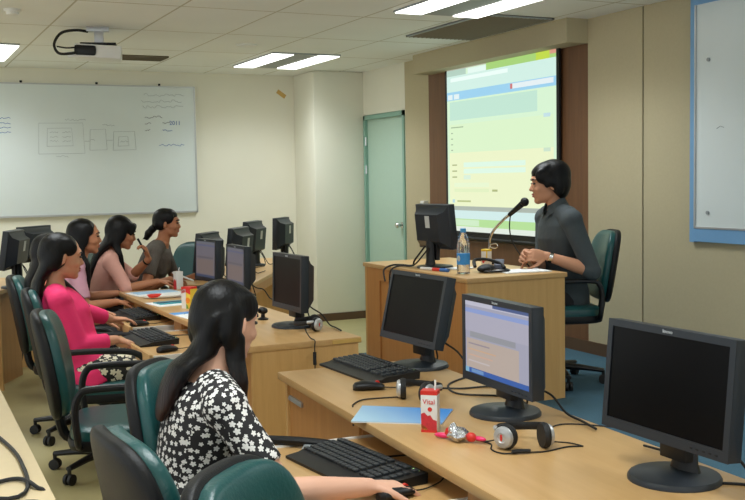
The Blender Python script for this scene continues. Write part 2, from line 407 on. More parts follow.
MB().lathe([(.055, 0), (.055, -.012), (.05, -.018)]).build('base', 'white', r); MB().lathe([(.042, -.016), (.04, -.034), (.025, -.04), (.001, -.041)]).build('sensor_cap', 'white', r)
r = root('ceiling_speaker', 'flat round ceiling disc between projector and fluorescent light', 'ceiling speaker', (2.836, 8.19, CZ))
MB().lathe([(.09, 0), (.09, -.008), (.07, -.014), (.001, -.012)]).build('grille', 'white', r)

# ------------------------------------------------------------------ whiteboards
r = root('whiteboard', 'long white writing board with faint marker diagrams on the back wall', 'whiteboard', (1.5, BY, 1.83))
MB().b2(-1.95, 1.51, -.035, -.002, -.635, .645, .004).build('board_face', 'board', r)
MB().b2(-1.95, 1.515, -.04, 0, -.65, -.632).b2(1.505, 1.52, -.04, 0, -.65, .65).b2(-1.95, 1.515, -.04, 0, .64, .652).build('frame', 'silver', r)
for x in (-.2, .52, 1.15): MB().lathe([(.012, 0), (.012, .02)], (x, -.03, .655)).build('clip', 'shell', r)
def strokes(lines, rad, m, name, parent):
    b = MB()
    for l in lines: b.tube([(x, -.037, z) for x, z in l], rad, 5)
    return b.build(name, m, parent)
def scrib(x0, z, wd, hgt, n):
    pts = []
    for i in range(n): pts.append((x0+wd*i/(n-1), z+random.uniform(-1, 1)*hgt))
    return pts
def rect(x0, x1, z0, z1): return [(x0, z0), (x1, z0+.005), (x1-.01, z1), (x0+.01, z1-.005), (x0, z0)]
g = [rect(-.06, .38, -.035, .27), rect(.02, .27, .04, .22), rect(.43, .6, .0, .21), rect(.66, .89, .0, .19), rect(.71, .82, .04, .14), [(.38, .09), (.43, .09)], [(.6, .1), (.66, .1)]]
for i in range(6): g.append(scrib(.05+(.12 if i > 2 else 0), .18-.045*(i % 3), .08, .008, 8))
g += [scrib(.2, .3, .2, .01, 14), scrib(.1, -.06, .12, .01, 9), scrib(.56, .25, .12, .01, 10), scrib(.73, .09, .08, .01, 9), scrib(.44, .1, .04, .012, 5)]
for zz in (.56, .5, .44): g.append(scrib(.95+.08*random.random(), zz, .42, .016, 26))
strokes(g, .0015, 'ink', 'handwriting', r)
strokes([scrib(.99, .335, .18, .012, 15), scrib(.99, .27, .06, .01, 7), scrib(1.17, .275, .08, .01, 7), scrib(.99, .2, .05, .01, 6)], .0022, 'inkd', 'handwriting', r)
text_mesh('2011', .06, frame_m((1.3, -.0365, .275), (1, 0, 0), (0, 0, 1)), 'inkb', 'handwriting', r)
strokes([scrib(1.13, .05, .26, .01, 20), scrib(1.17, .2, .1, .01, 10)]+[scrib(-.42, .31-.045*i, .11, .011, 8) for i in range(4)], .0026, 'inkb', 'handwriting', r)

r = root('whiteboard', 'blue framed whiteboard on the beige panelled wall at right', 'whiteboard', (WX, 3.9, 1.75))
MB().b2(-.025, -.003, -1.02, 1.05, -.6, .9).build('board_face', 'board', r)
MB().b2(-.032, 0, 1.045, 1.085, -.69, .87).b2(-.032, 0, -1.1, 1.045, -.685, -.6).b2(-.032, 0, -1.1, 1.045, .8, .87).build('frame', 'bluef', r)
MB().b2(-.036, 0, 1.036, 1.046, -.6, .8).b2(-.036, 0, -1.02, 1.04, -.602, -.59).build('inner_rim', 'silver', r)
for z in (-.5, .45): MB().lathe([(.012, 0), (.012, .01)], (-.025, .93, z), (0, -pi/2, 0)).build('screw', 'fixture', r)
strokes_b = MB().tube([(-.027, .86, .02), (-.027, .83, .035), (-.027, .8, .025)], .002, 5); strokes_b.build('marker_smudge', 'ink', r)

# ------------------------------------------------------------------ projection screen
SY0, SY1, SZ0, SZ1 = 8.04, 6.395, 1.02, 2.53   # left edge, right edge, bottom, top (as one faces it)
r = root('projection_screen', 'lit projection screen showing a web form, black border', 'projection screen', (WX-.03, (SY0+SY1)/2, SZ0))
hw = (SY0-SY1)/2; ht = SZ1-SZ0
MB().b2(-.008, .008, -hw-.035, hw+.035, -.05, ht+.0).build('border', 'black', r)
MB().lathe([(.018, -hw-.05), (.018, hw+.05)], (-.0, 0, -.06), (pi/2, 0, 0)).build('bottom_bar', 'black', r)
SC = {}
def col(c, s=.9):
    k_ = (c, s)
    if k_ not in SC: SC[k_] = em('projected_%d_%d_%d' % c, rgb(*c), s)
    return SC[k_]
def page(rects, w_, h_, place, name, parent, s, base):
    ms = [col(base, s)]; b = MB(); b.quad(*[place(u, v, 0) for u, v in ((0, 0), (1, 0), (1, 1), (0, 1))], mi=0)
    for i, (u0, u1, v0, v1, c) in enumerate(rects):
        m_ = col(c, s)
        if m_ not in ms: ms.append(m_)
        b.quad(*[place(u, v, 1+i*.3) for u, v in ((u0, v0), (u1, v0), (u1, v1), (u0, v1))], mi=ms.index(m_))
    return b.build(name, ms, parent)
rc = [(0, 1, 0, .035, (176, 176, 160)), (.4, 1, .012, .07, (164, 208, 118)), (.84, .95, .012, .07, (190, 215, 70)), (.95, 1, .02, .05, (214, 150, 130)), (.22, .4, .04, .07, (226, 246, 238)), (0, .2, .035, .07, (176, 205, 190)),
      (0, 1, .07, .165, (206, 236, 226)), (.04, .6, .082, .105, (232, 250, 244)), (0, 1, .165, .215, (152, 206, 236)), (.62, .98, .17, .198, (226, 236, 240)), (.62, .64, .17, .198, (205, 110, 110)), (.01, .06, .18, .21, (224, 238, 240)), (.075, .13, .18, .21, (224, 238, 240)),
      (.03, .85, .225, .335, (190, 226, 208)), (.02, .98, .36, .53, (216, 240, 200)), (.02, .98, .53, .85, (232, 240, 198)), (.9, .955, .35, .37, (190, 220, 226)), (.9, .955, .53, .55, (200, 224, 200))]
for i in range(5): rc.append((.04, .06+.03*(i == 0)+.08*(i == 0), .375+.034*i, .381+.034*i, (150, 176, 140)))
for i in range(3): rc.append((.05, .1, .6+.036*i, .607+.036*i, (160, 170, 110)))
rc += [(.17, .75, .59, .618, (218, 244, 226)), (.17, .75, .628, .656, (218, 244, 226)), (.17, .24, .665, .69, (214, 236, 216)), (.07, .42, .71, .735, (228, 242, 206)), (.07, .42, .745, .765, (222, 236, 190)), (.45, .5, .75, .762, (170, 180, 120)),
       (.1, .24, .815, .825, (180, 190, 130)), (.05, .075, .81, .83, (180, 214, 220)), (0, 1, .85, .875, (168, 178, 168)), (0, 1, .875, .925, (206, 232, 230)), (0, 1, .925, .97, (178, 220, 150)), (.05, .32, .93, .965, (204, 232, 196)), (0, 1, .97, 1, (222, 232, 220))]
page(rc, 1, 1, lambda u, v, k: (-.0085-.0002*k, hw-2*hw*u, ht-ht*(.02+.98*v)), 'screen_image', r, .96, (212, 240, 208))

# wall switch beside the screen
r = root('wall_switch', 'white switch box on the brown panel left of the screen', 'switch', (WX, 8.52, 1.22))
MB().b2(-.05, 0, -.035, .035, -.05, .06, .006).build('box', 'white', r); MB().b2(-.065, -.045, -.02, .0, -.02, .03, .003).build('rocker', 'pale', r)

# projector on the ceiling
r = root('projector', 'white and black projector hanging from a ceiling bracket with cable', 'projector', (1.49, 7.62, CZ), -14)
MB().b2(-.07, .09, -.04, .04, -.03, 0, .003).b2(-.015, .05, -.03, .03, -.125, -.02, .003).build('bracket', 'silver', r)
MB().b2(-.11, .14, -.12, .1, -.135, -.122, .003).build('mount_plate', 'black', r)
MB().box((.01, -.0, -.185), (.33, .26, .095), .012, rot=(0, 0.05, 0)).build('casing', 'white', r)
MB().box((-.075, -.13, -.18), (.15, .014, .07), .018, rot=(0, .05, 0)).build('connector_panel', 'black', r)
MB().b2(-.2, -.13, -.13, -.1, -.23, -.19, .004).build('plug', 'white', r)
MB().lathe([(.035, 0), (.035, .025), (.028, .03)], (.08, .12, -.19), (-pi/2, 0, 0)).build('lens', 'black', r)
MB().tube([(-.06, 0, -.03), (-.14, -.03, -.025), (-.24, -.06, -.05), (-.29, -.08, -.13), (-.26, -.12, -.2), (-.18, -.135, -.205), (-.13, -.135, -.195)], .01, 8, 6).tube([(-.27, -.09, -.15), (-.2, -.13, -.165), (-.13, -.14, -.16)], .006, 6, 5).build('cable', 'rubber', r)

# ------------------------------------------------------------------ desks
def desk_row(label, x0, x1, y0, y1, a, origin, bays, lower=True, name='desk'):
    """a desk row, front (user side) at local x0, ends at local y0,y1; bays = list of (y0,y1) open keyboard bays"""
    r = root(name, label, 'desk', (origin[0], origin[1], 0), a)
    MB().b2(x0, x1, y0, y1, .71, .74, .006).build('desktop', 'desk', r)
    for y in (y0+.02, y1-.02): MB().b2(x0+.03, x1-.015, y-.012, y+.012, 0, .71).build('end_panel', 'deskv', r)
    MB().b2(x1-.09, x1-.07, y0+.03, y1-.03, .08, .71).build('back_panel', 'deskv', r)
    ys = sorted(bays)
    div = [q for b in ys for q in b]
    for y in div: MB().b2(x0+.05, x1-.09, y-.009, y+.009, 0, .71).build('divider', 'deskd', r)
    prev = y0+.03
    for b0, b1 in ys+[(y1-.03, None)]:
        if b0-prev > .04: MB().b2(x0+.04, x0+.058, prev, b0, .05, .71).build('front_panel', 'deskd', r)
        prev = b1
    return r
def tray(r, x0, x1, y0, y1, z=.655):
    t = MB().b2(x0, x1, y0, y1, z-.018, z).build('keyboard_tray', 'desk', r)
    MB().b2(x0-.012, x0+.006, y0-.004, y1+.004, z-.05, z+.012, .003).build('tray_lip', 'desk', t)
    MB().b2(x0+.01, x1, y0-.012, y0, z-.03, z+.006).build('slide_rail', 'white', t)
    MB().b2(x0+.01, x1, y1, y1+.012, z-.03, z+.006).build('slide_rail', 'white', t)
# near desk: turned 4 degrees, left corner at (1.406, 3.77)
ND = desk_row('long beech computer desk in front holding three monitors', 0, .63, -3.0, 0, -3.6, (1.40, 3.78), [(-1.55, -.78)])
tray(ND, -.31, .3, -1.52, -.81)
b = MB().b2(.03, .041, -.2, -.05, .632, .652, .002).b2(.026, .031, -.07, -.055, .637, .648); b.build('slide_rail', 'silver', ND)
RD = desk_row('second beech computer desk behind, with papers and juice cartons', 0, .585, 0, 2.74, 0, (1.49, 4.42), [(.42, 1.26), (1.42, 2.26)])
tray(RD, -.33, .3, .45, 1.23); tray(RD, -.2, .3, 1.47, 2.2)
# angled desk with monitors seen from behind, near the pillar
BD = root('desk', 'angled beech desk toward the pillar with three monitors seen from behind', 'desk', (2.45, 7.11, 0), math.degrees(math.atan2(.864, .503)))
MB().b2(0, 2.5, 0, .62, .71, .74, .005).build('desktop', 'desk', BD)
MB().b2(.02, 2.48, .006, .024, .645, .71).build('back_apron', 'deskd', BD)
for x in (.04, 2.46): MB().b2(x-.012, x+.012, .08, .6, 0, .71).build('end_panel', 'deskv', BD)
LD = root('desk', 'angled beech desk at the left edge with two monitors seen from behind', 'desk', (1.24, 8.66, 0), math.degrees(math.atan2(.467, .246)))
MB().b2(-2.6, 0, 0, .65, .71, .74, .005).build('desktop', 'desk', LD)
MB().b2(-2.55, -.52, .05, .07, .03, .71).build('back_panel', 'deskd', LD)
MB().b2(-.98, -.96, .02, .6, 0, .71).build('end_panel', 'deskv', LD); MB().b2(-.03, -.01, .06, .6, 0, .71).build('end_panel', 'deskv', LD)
b = MB()
for i in range(7): b.tube([(-.5+.05*i, .12, .55), (-.48+.03*i, .06+.02*(i % 3), .4-.03*i), (-.35+.02*i, .1, .25), (-.45, .09, .1+.03*i), (-.3-.05*i, .15, .02)], .008, 6, 5)
tag(b.xform(LD.matrix_basis).build('cable_bundle', 'rubber'), 'tangle of black cables hanging under the left angled desk', 'cables')
FD = root('desk', 'pale desk corner in the lower left with loose cables', 'desk', (.33, 1.0, 0), -1)
MB().b2(-.6, 0, 0, 3.1, .71, .74, .006).build('desktop', 'pale', FD)
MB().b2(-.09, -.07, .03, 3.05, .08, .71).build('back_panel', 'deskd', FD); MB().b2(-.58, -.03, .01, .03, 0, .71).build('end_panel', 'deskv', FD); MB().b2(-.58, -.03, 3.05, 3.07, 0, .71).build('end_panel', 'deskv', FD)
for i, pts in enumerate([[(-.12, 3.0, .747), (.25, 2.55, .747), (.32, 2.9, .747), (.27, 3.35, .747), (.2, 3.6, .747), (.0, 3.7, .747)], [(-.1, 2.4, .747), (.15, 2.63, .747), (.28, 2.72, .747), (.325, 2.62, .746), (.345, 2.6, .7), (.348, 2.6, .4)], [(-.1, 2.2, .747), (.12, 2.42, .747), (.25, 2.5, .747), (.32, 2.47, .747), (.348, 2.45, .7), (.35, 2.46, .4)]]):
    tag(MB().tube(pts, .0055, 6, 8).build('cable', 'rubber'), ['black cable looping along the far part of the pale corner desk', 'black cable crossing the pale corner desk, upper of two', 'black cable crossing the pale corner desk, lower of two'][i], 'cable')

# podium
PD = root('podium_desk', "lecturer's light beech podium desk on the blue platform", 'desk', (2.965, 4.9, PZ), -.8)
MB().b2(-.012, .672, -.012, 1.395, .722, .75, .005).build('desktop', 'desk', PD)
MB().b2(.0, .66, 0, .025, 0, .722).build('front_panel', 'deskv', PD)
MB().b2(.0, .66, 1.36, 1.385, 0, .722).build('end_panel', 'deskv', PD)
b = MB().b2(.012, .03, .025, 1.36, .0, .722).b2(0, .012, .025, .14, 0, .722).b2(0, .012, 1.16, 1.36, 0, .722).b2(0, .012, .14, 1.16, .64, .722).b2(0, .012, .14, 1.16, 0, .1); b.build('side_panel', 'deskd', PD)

# ------------------------------------------------------------------ monitors
TEX = {}
def screen_rects(kind):
    bl = (116, 122, 150)
    if kind == 'A': return (166, 166, 186), [(0, 1, 0, .06, (196, 196, 214)), (.45, 1, 0, .045, (70, 90, 140)), (0, 1, .1, .16, (140, 160, 214)), (0, 1, .16, .42, (176, 174, 192)), (.08, .8, .42, .5, (150, 152, 160)), (.02, .85, .52, .93, (188, 172, 162)), (.05, .4, .58, .6, (150, 140, 150)), (.05, .5, .66, .68, (205, 170, 140)), (.05, .45, .74, .76, (205, 170, 150)), (.05, .4, .82, .84, (200, 190, 190)), (0, 1, .93, 1, (40, 90, 170)), (0, .06, .93, 1, (130, 180, 210)), (.1, .3, .94, .99, (110, 150, 200))]
    return (118, 108, 114), [(0, 1, 0, .06, (108, 110, 122)), (0, 1, .08, .13, (92, 98, 128)), (0, 1, .13, .4, (114, 108, 118)), (.05, .9, .42, .47, (98, 94, 102)), (.05, .9, .5, .9, (126, 110, 106)), (0, 1, .93, 1, (60, 70, 98))]
def monitor(label, x, y, z, yaw, tilt, w_, h_, zc, screen=None, group='computer monitors on the desks', sticker=None, cable=True, base_r=.115, hump=1):
    """front faces local +X; base at origin"""
    r = root('monitor', label, 'monitor', (x, y, z), yaw, group)
    T = Matrix.Translation((0, 0, zc)) @ Matrix.Rotation(-tilt*pi/180, 4, 'Y')
    MB().b2(-.028, .012, -w_/2, w_/2, -h_/2, h_/2, .004).xform(T).build('housing', 'monitor', r)
    bz = .018; sw, s0, s1 = w_/2-bz, -h_/2+.027, h_/2-bz
    b = MB().b2(.011, .0155, -w_/2, w_/2, h_/2-bz, h_/2).b2(.011, .0155, -w_/2, w_/2, -h_/2, s0).b2(.011, .0155, -w_/2, -sw, s0, s1).b2(.011, .0155, sw, w_/2, s0, s1)
    b.xform(T).build('bezel', 'monitor', r)
    place = lambda u, v, k: T @ V((.0125+.00012*k, sw-2*sw*u if False else -sw+2*sw*u, s1-(s1-s0)*v))
    if screen:
        bs, rcs = screen_rects(screen); page(rcs, 1, 1, place, 'screen', r, .8 if screen == 'A' else .62, bs)
    else:
        MB().quad(*[place(u, v, 0) for u, v in ((0, 0), (1, 0), (1, 1), (0, 1))]).build('screen', 'screen_off', r)
    # rear housing with sloped edges
    hb = h_*.5-.012
    secs = [(-.028, w_/2-.012, -hb+.0, hb), (-.05, w_/2-.03, -hb+.02, hb-.03), (-.062*hump, w_/2-.06, -hb+.045, hb-.045)]
    b = MB(); n = 4
    vv = []
    for X, W, z0, z1 in secs: vv += [(X, -W, z0), (X, W, z0), (X, W, z1), (X, -W, z1)]
    ff = [(8, 9, 10, 11)]
    for k_ in range(2):
        for i in range(4): ff.append((4*k_+i, 4*k_+(i+1) % 4, 4*k_+4+(i+1) % 4, 4*k_+4+i))
    b.add(vv, ff); b.xform(T).build('rear_cover', 'monitor', r)
    if sticker: 
        MB().b2(-.0635*hump, -.06*hump, -.035, .012, .0, .075).xform(T).build('sticker', 'labelw', r)
    st = MB(); st.loft([((-.055, 0, .012), (.03, 0, 0), (0, .05, 0)), ((-.055, 0, .04), (.022, 0, 0), (0, .04, 0)), ((-.055, 0, zc-h_*.5+.05), (.02, 0, 0), (0, .036, 0)), ((-.05, 0, zc), (.018, 0, 0), (0, .034, 0))], 16)
    st.b2(-.04, -.012, -.045, .045, .05, zc-h_*.25, .004); st.build('stand', 'black', r)
    MB().lathe([(base_r, 0), (base_r, .007), (base_r*.96, .014), (base_r*.5, .02), (.03, .024)], (-.02, 0, 0), n=36).build('base', 'monitor', r)
    lm = T @ frame_m((.0158, 0, h_/2-bz*.5), (0, 1, 0), (0, 0, 1))
    text_mesh('lenovo', .0125, lm, 'logo', 'logo', r)
    bt = MB()
    for i in range(5): bt.b2(.0155, .0165, w_/2-.12+.02*i, w_/2-.112+.02*i, -h_/2+.01, -h_/2+.0135)
    bt.xform(T).build('button', 'black', r)
    if cable:
        MB().tube([(-.06, .02, zc-.09), (-.11, .03, zc-.14), (-.15, .07, .06), (-.17, .12, .012), (-.16, .22, .008), (-.14, .32, .008)], .004, 6, 6).tube([(-.06, -.03, zc-.09), (-.1, -.03, .1), (-.14, -.06, .012), (-.16, -.16, .008), (-.15, -.26, .008)], .0035, 6, 6).build('cable', 'rubber', r)
    return r
monitor('wide switched-off monitor at the front right on the near desk', 1.735, 1.92, .74, 180.5, 5.2, .443, .284, .238)
monitor('wide monitor with a lit web page on the near desk', 1.76, 2.72, .74, 177.5, 0, .435, .284, .226, 'A')
monitor('switched-off monitor tilted back at the far corner of the near desk', 1.92, 3.58, .74, 183, 13, .425, .284, .238, hump=1.3)
monitor('switched-off monitor with headphones at the near end of second desk', 1.9, 4.92, .74, 181.5, 2, .385, .288, .234, hump=1.3)
monitor('dim lit monitor on second desk, left of the switched-off one', 2.06, 6.25, .74, 180, 1.5, .371, .27, .213, 'B', base_r=.1, hump=1.3)
monitor('dim lit monitor at the far end of second desk', 2.1, 7.05, .74, 186, 2, .378, .298, .2, 'B', base_r=.1, hump=1.3)
G = 'monitors seen from behind on the angled desk'
monitor('monitor seen from behind, its top peeping over lit monitor', 2.28, 7.69, .74, 141.5, 6.5, .384, .3, .216, None, G, True, True, .1, 1.5)
monitor('monitor back with white sticker, half hidden by dim lit monitor', 2.61, 7.92, .74, 141.3, 6.5, .381, .303, .233, None, G, True, True, .1, 1.5)
monitor('monitor back with white sticker, in the middle of the angled desk', 3.0, 8.69, .74, 140.1, 5.8, .377, .306, .246, None, G, True, True, .1, 1.5)
monitor('monitor back with white sticker, closest to the pillar', 3.474, 9.2, .74, 140.7, 2, .378, .3, .252, None, G, True, True, .1, 1.5)
G = 'monitors seen from behind on the left desk'
monitor('monitor seen from behind at the left edge of the photo', .87, 7.92, .74, 157, 9, .39, .285, .285, None, G, True, True, .1, 1.5)
monitor('monitor seen from behind over the dark hair of pink-jacket woman', 1.1, 8.42, .74, 137.5, 0, .395, .28, .292, None, G, True, True, .1, 1.5)
PM = monitor('monitor seen from behind on the podium with paper sticker', 3.18, 5.62, .93, 5.6, 6, .366, .281, .263, None, 'computer monitors on the desks', True, False, .115, 1.3)
MB().tube([(-.08, .02, .14), (-.12, .08, .05), (-.1, .14, .01), (-.14, .2, .012), (-.18, .26, .008), (-.234, .27, -.02), (-.245, .24, -.09)], .006, 6, 8).tube([(-.08, -.02, .13), (-.12, .05, .04), (-.12, .12, .01), (-.18, .18, .008), (-.234, .19, -.02), (-.245, .19, -.12)], .005, 6, 8).build('cable', 'rubber', PM)

# ------------------------------------------------------------------ keyboards and mice
def keyboard(label, x, y, z, a, src=[]):
    """front edge towards local -X (user), width along Y"""
    if src: return dup(src[0], (x, y, z), a, label, 'black keyboards')
    r = root('keyboard', label, 'keyboard', (x, y, z), a, 'black keyboards'); src.append(r)
    b = MB(); prof = [(-.13, .0), (.075, .0), (.078, .03), (.02, .026), (-.07, .02), (-.085, .014), (-.13, .008)]
    n = len(prof); vv = [(px, -.23, pz) for px, pz in prof]+[(px, .23, pz) for px, pz in prof]
    b.add(vv, [tuple(range(n)), tuple(range(n, 2*n))[::-1]]+[(i, (i+1) % n, n+(i+1) % n, n+i) for i in range(n)]); b.build('body', 'black', r)
    k = MB()
    for row in range(6):
        xx = -.062+row*.0225+(.006 if row == 5 else 0); zz = .0225+.0016*row
        for c in range(21):
            yy = .216-c*.0206
            if row == 0 and 4 <= c <= 8:
                if c == 6: k.box((xx, yy, zz), (.018, .1, .01), .002)
                continue
            if c in (15, 19): continue
            k.box((xx, yy, zz), (.018, .0178, .01), .002, seg=1)
    k.build('key_grid', 'key', r)
    l = MB()
    for i in range(3): l.b2(.064, .068, -.2+.022*i, -.195+.022*i, .029, .031)
    l.build('indicator_light', 'led', r)
    text_mesh('lenovo', .012, frame_m((.066, -.128, .0302), (0, -1, 0), (1, 0, 0)), 'logo', 'logo', r)
    MB().tube([(.076, .05, .015), (.12, .05, .005), (.2, .02, .005), (.26, -.05, .005)], .003, 6, 5).build('cable', 'rubber', r)
    return r
KZ = .656
keyboard('black keyboard on the near desk top by the tilted monitor', 1.735, 3.59, .74, 2)
keyboard('black keyboard on the pulled-out tray before the floral-dress woman', 1.235, 2.65, KZ, 6)
keyboard('black keyboard on the second desk tray nearest the empty chair', 1.3, 5.42, KZ, 2)
keyboard('black keyboard on the far tray near the mauve-blouse woman', 1.45, 6.4, KZ, 2)
def mouse(label, x, y, z, a, src=[]):
    if src: return dup(src[0], (x, y, z), a, label, 'black computer mice')
    r = root('mouse', label, 'mouse', (x, y, z), a, 'black computer mice'); src.append(r)
    b = MB(); 
    secs = [((-.058, 0, .010), (0, .012, 0), (0, 0, .009)), ((-.05, 0, .014), (0, .025, 0), (0, 0, .014)), ((-.02, 0, .017), (0, .031, 0), (0, 0, .018)), ((.015, 0, .016), (0, .029, 0), (0, 0, .016)), ((.045, 0, .012), (0, .026, 0), (0, 0, .011)), ((.056, 0, .009), (0, .014, 0), (0, 0, .007))]
    b.loft(secs, 18); b.build('body', 'black', r)
    MB().lathe([(.009, -.004), (.009, .004)], (.03, 0, .024), (pi/2, 0, 0), 14).build('scroll_wheel', 'red', r)
    MB().tube([(.055, 0, .008), (.1, .0, .005), (.18, .03, .004), (.26, .1, .004)], .0022, 6, 5).build('cable', 'rubber', r)
    return r
mouse('black mouse beside the keyboard on the near desk top', 1.565, 3.28, .74, -20)
mouse('black mouse under the hand of the floral-dress woman', 1.2, 2.36, KZ, 10)
mouse('black mouse on the second desk tray next to the keyboard', 1.27, 4.99, KZ, 20)
mouse('black mouse under the hand of the pink-jacket woman', 1.36, 5.98, KZ+.001, 10)

# ------------------------------------------------------------------ headphones
def headphones(label, x, y, z, a, cord=None):
    """lying on the desk: band arcs along local XY, cups at both ends, outer faces outward along Y"""
    r = root('headphones', label, 'headphones', (x, y, z), a, 'silver and black headphones')
    def cup(yy, s, tw):
        e = Matrix.Translation((0, yy, .036)) @ Matrix.Rotation(tw, 4, 'Z')
        c = MB().lathe([(.02, -.016), (.034, -.016), (.037, -.006), (.034, .002), (.03, .004)], (0, 0, 0), (-s*pi/2, 0, 0)).xform(e).build('ear_cup', 'rubber', r)
        MB().lathe([(.031, .002), (.031, .008), (.027, .014), (.014, .017), (.012, .014), (.001, .014)], (0, 0, 0), (-s*pi/2, 0, 0)).xform(e).build('silver_disc', 'silver', c)
        MB().ell((.002, s*.0145, .0), (.004, .002, .01)).xform(e).build('logo', 'red', c)
    cup(.06, 1, .75); cup(-.06, -1, .1)
    pts = [(.0, .064, .05), (.03, .07, .05), (.07, .062, .045), (.1, .033, .04), (.11, 0, .038), (.1, -.033, .04), (.07, -.062, .045), (.03, -.07, .05), (0, -.064, .05)]
    p = catmull(pts, 6); secs = []
    for i, q in enumerate(p):
        d_ = (p[min(i+1, len(p)-1)]-p[max(i-1, 0)]).normalized(); o_ = d_.cross(V((0, 0, 1)))
        secs.append((q, o_*.0035, V((0, 0, .012))))
    MB().loft(secs, 10).build('headband', 'rubber', r)
    for s in (1, -1):
        MB().tube([(-.002, s*.066, .05), (.03, s*.075, .052), (.055, s*.072, .05)], .0075, 8, 5).build('arm', 'silver', r)
    if cord:
        b = MB(); inv = (Matrix.Translation((x, y, z)) @ Matrix.Rotation(R(a), 4, 'Z')).inverted()
        for c_, rad in cord: b.tube([inv @ V(q) for q in c_], rad, 6, 6)
        b.build('cord', 'rubber', r)
    return r
D = .7425
headphones('headphones lying on the near desk before the lit monitor', 1.597, 2.338, .74, 71,
  [([(1.57, 2.4, D+.02), (1.545, 2.45, D), (1.528, 2.473, D), (1.535, 2.42, D), (1.505, 2.37, D), (1.51, 2.32, D), (1.552, 2.3, D+.002), (1.62, 2.28, D), (1.7, 2.29, D), (1.746, 2.274, D)], .0022), ([(1.533, 2.468, .7435), (1.523, 2.478, .7435)], .004), ([(1.53, 2.306, .747), (1.552, 2.3, .748), (1.58, 2.29, .747)], .006), ([(1.66, 2.34, D+.02), (1.7, 2.36, D), (1.735, 2.32, D), (1.746, 2.274, D)], .0022), ([(1.66, 2.36, D+.02), (1.72, 2.44, D), (1.842, 2.51, D), (1.93, 2.44, D), (2.0, 2.33, D)], .0022)])
headphones('headphones on the near desk behind the blue booklet', 1.617, 3.03, .74, 21, [([(1.62, 3.1, D), (1.55, 3.12, D), (1.47, 3.13, D), (1.41, 3.08, D), (1.395, 3.05, .735), (1.39, 3.04, .68)], .0025)])
headphones('headphones by the monitor base on second desk', 1.97, 4.74, .74, 165, [([(1.95, 4.84, D), (1.9, 4.7, D), (1.84, 4.5, D), (1.825, 4.408, D), (1.82, 4.4, .71), (1.815, 4.39, .6), (1.8, 4.385, .3)], .0028), ([(1.82, 4.402, .69), (1.818, 4.398, .66), (1.817, 4.394, .63)], .009)])

# ------------------------------------------------------------------ things on the desks
def carton(label, x, y, z, a, w_, d_, h_, front, top, text=None, art=None, straw=True):
    r = root('juice_carton', label, 'juice carton', (x, y, z), a)
    MB().b2(-d_/2, d_/2, -w_/2, w_/2, 0, h_, .0012).build('box', front, r)
    MB().b2(-d_/2-.0003, d_/2+.0003, -w_/2-.0003, w_/2+.0003, h_-.012, h_+.0004).build('top_band', top, r)
    if art:
        for nm, m_, poly in art: 
            MB().add and None
            b = MB(); b.add([(-d_/2-.0006, y_, z_) for y_, z_ in poly], [tuple(range(len(poly)))]); b.build(nm, m_, r)
    if text: text_mesh(text, w_*.42, frame_m((-d_/2-.0008, 0, h_*.74), (0, -1, 0), (0, 0, 1)), 'red', 'lettering', r)
    if straw: MB().tube([(.0, -w_*.3, h_), (.0, -w_*.32, h_+.018), (.004, -w_*.3, h_+.03)], .003, 8).build('straw', 'white', r)
    return r
def blob(cy, cz, r_, n=12, k=.2):
    return [(cy+r_*(1+k*sin(5*t))*cos(t), cz+r_*(1+k*cos(4*t))*sin(t)) for t in [2*pi*i/n for i in range(n)]]
W_ = .05
carton('white and red juice carton beside the blue booklet on near desk', 1.465, 2.645, .74, 48, W_, .04, .125, 'white', 'red', 'Vital',
  [('fruit_print', 'berry', [(.024, .008), (.024, .056), (.014, .06), (.004, .05), (-.004, .053), (-.012, .04), (-.024, .036), (-.024, .008)]), ('fruit_print', 'yellow', [(.024, .008), (.024, .024), (.01, .018), (.002, .008)]), ('bottom_band', 'red', [(.0245, 0), (.0245, .008), (-.0245, .008), (-.0245, 0)]), ('round_badge', 'red', blob(-.003, .07, .007, 12, 0))])
carton('orange juice carton with orange picture on the second desk', 1.665, 5.98, .74, 32, .07, .06, .13, 'yellow', 'red', None,
  [('side_print', 'white', [(.036, 0), (.036, .118), (.0, .118), (.0, 0)]), ('fruit_print', 'orange', blob(-.014, .05, .018, 14, .05)), ('fruit_print', 'ogreen', [(0, 0), (0, .03), (-.012, .02), (-.02, 0)]), ('top_print', 'red', [(.036, .09), (.036, .13), (-.036, .13), (-.036, .085), (0, .1)])], False)
carton('white and red juice carton with straw behind the orange carton', 1.9, 7.1, .74, 5, .06, .05, .125, 'white', 'white', None,
  [('fruit_print', 'berry', [(.03, .0), (.03, .05), (.01, .075), (-.01, .06), (-.03, .075), (-.03, 0)])], True)
# foil and pink sweet wrapper
r = root('sweet_wrapper', 'crumpled foil and pink sweet wrapper on the near desk', 'wrapper', (1.475, 2.5, .74), 20)
b = MB(); b.ell((0, 0, .02), (.03, .034, .021), n=10, m=7); b.ell((-.012, .008, .034), (.014, .013, .02), n=8, m=6)
for v in b.bm.verts: v.co += V((random.uniform(-1, 1), random.uniform(-1, 1), random.uniform(-.6, 1)))*.004
for v in b.bm.verts: v.co.z = max(v.co.z, .0)
b.build('foil', 'foil', r, angle=10)
MB().ell((-.005, .055, .01), (.01, .026, .008), (0, 0, .3)).ell((.02, -.062, .014), (.008, .022, .007), (0, 0, .1)).build('pink_end', 'pinkp', r)
MB().ell((.012, -.038, .016), (.014, .018, .014), n=8, m=6).ell((-.002, .034, .02), (.008, .014, .016), n=8, m=6).build('red_fold', 'red', r)
def sheet(name, label, cat, pts, z, m, t=.0015, parent=None):
    b = MB(); b.prism(pts, z, z+t)
    o = b.build(name, m, parent)
    if label: tag(o, label, cat)
    return o
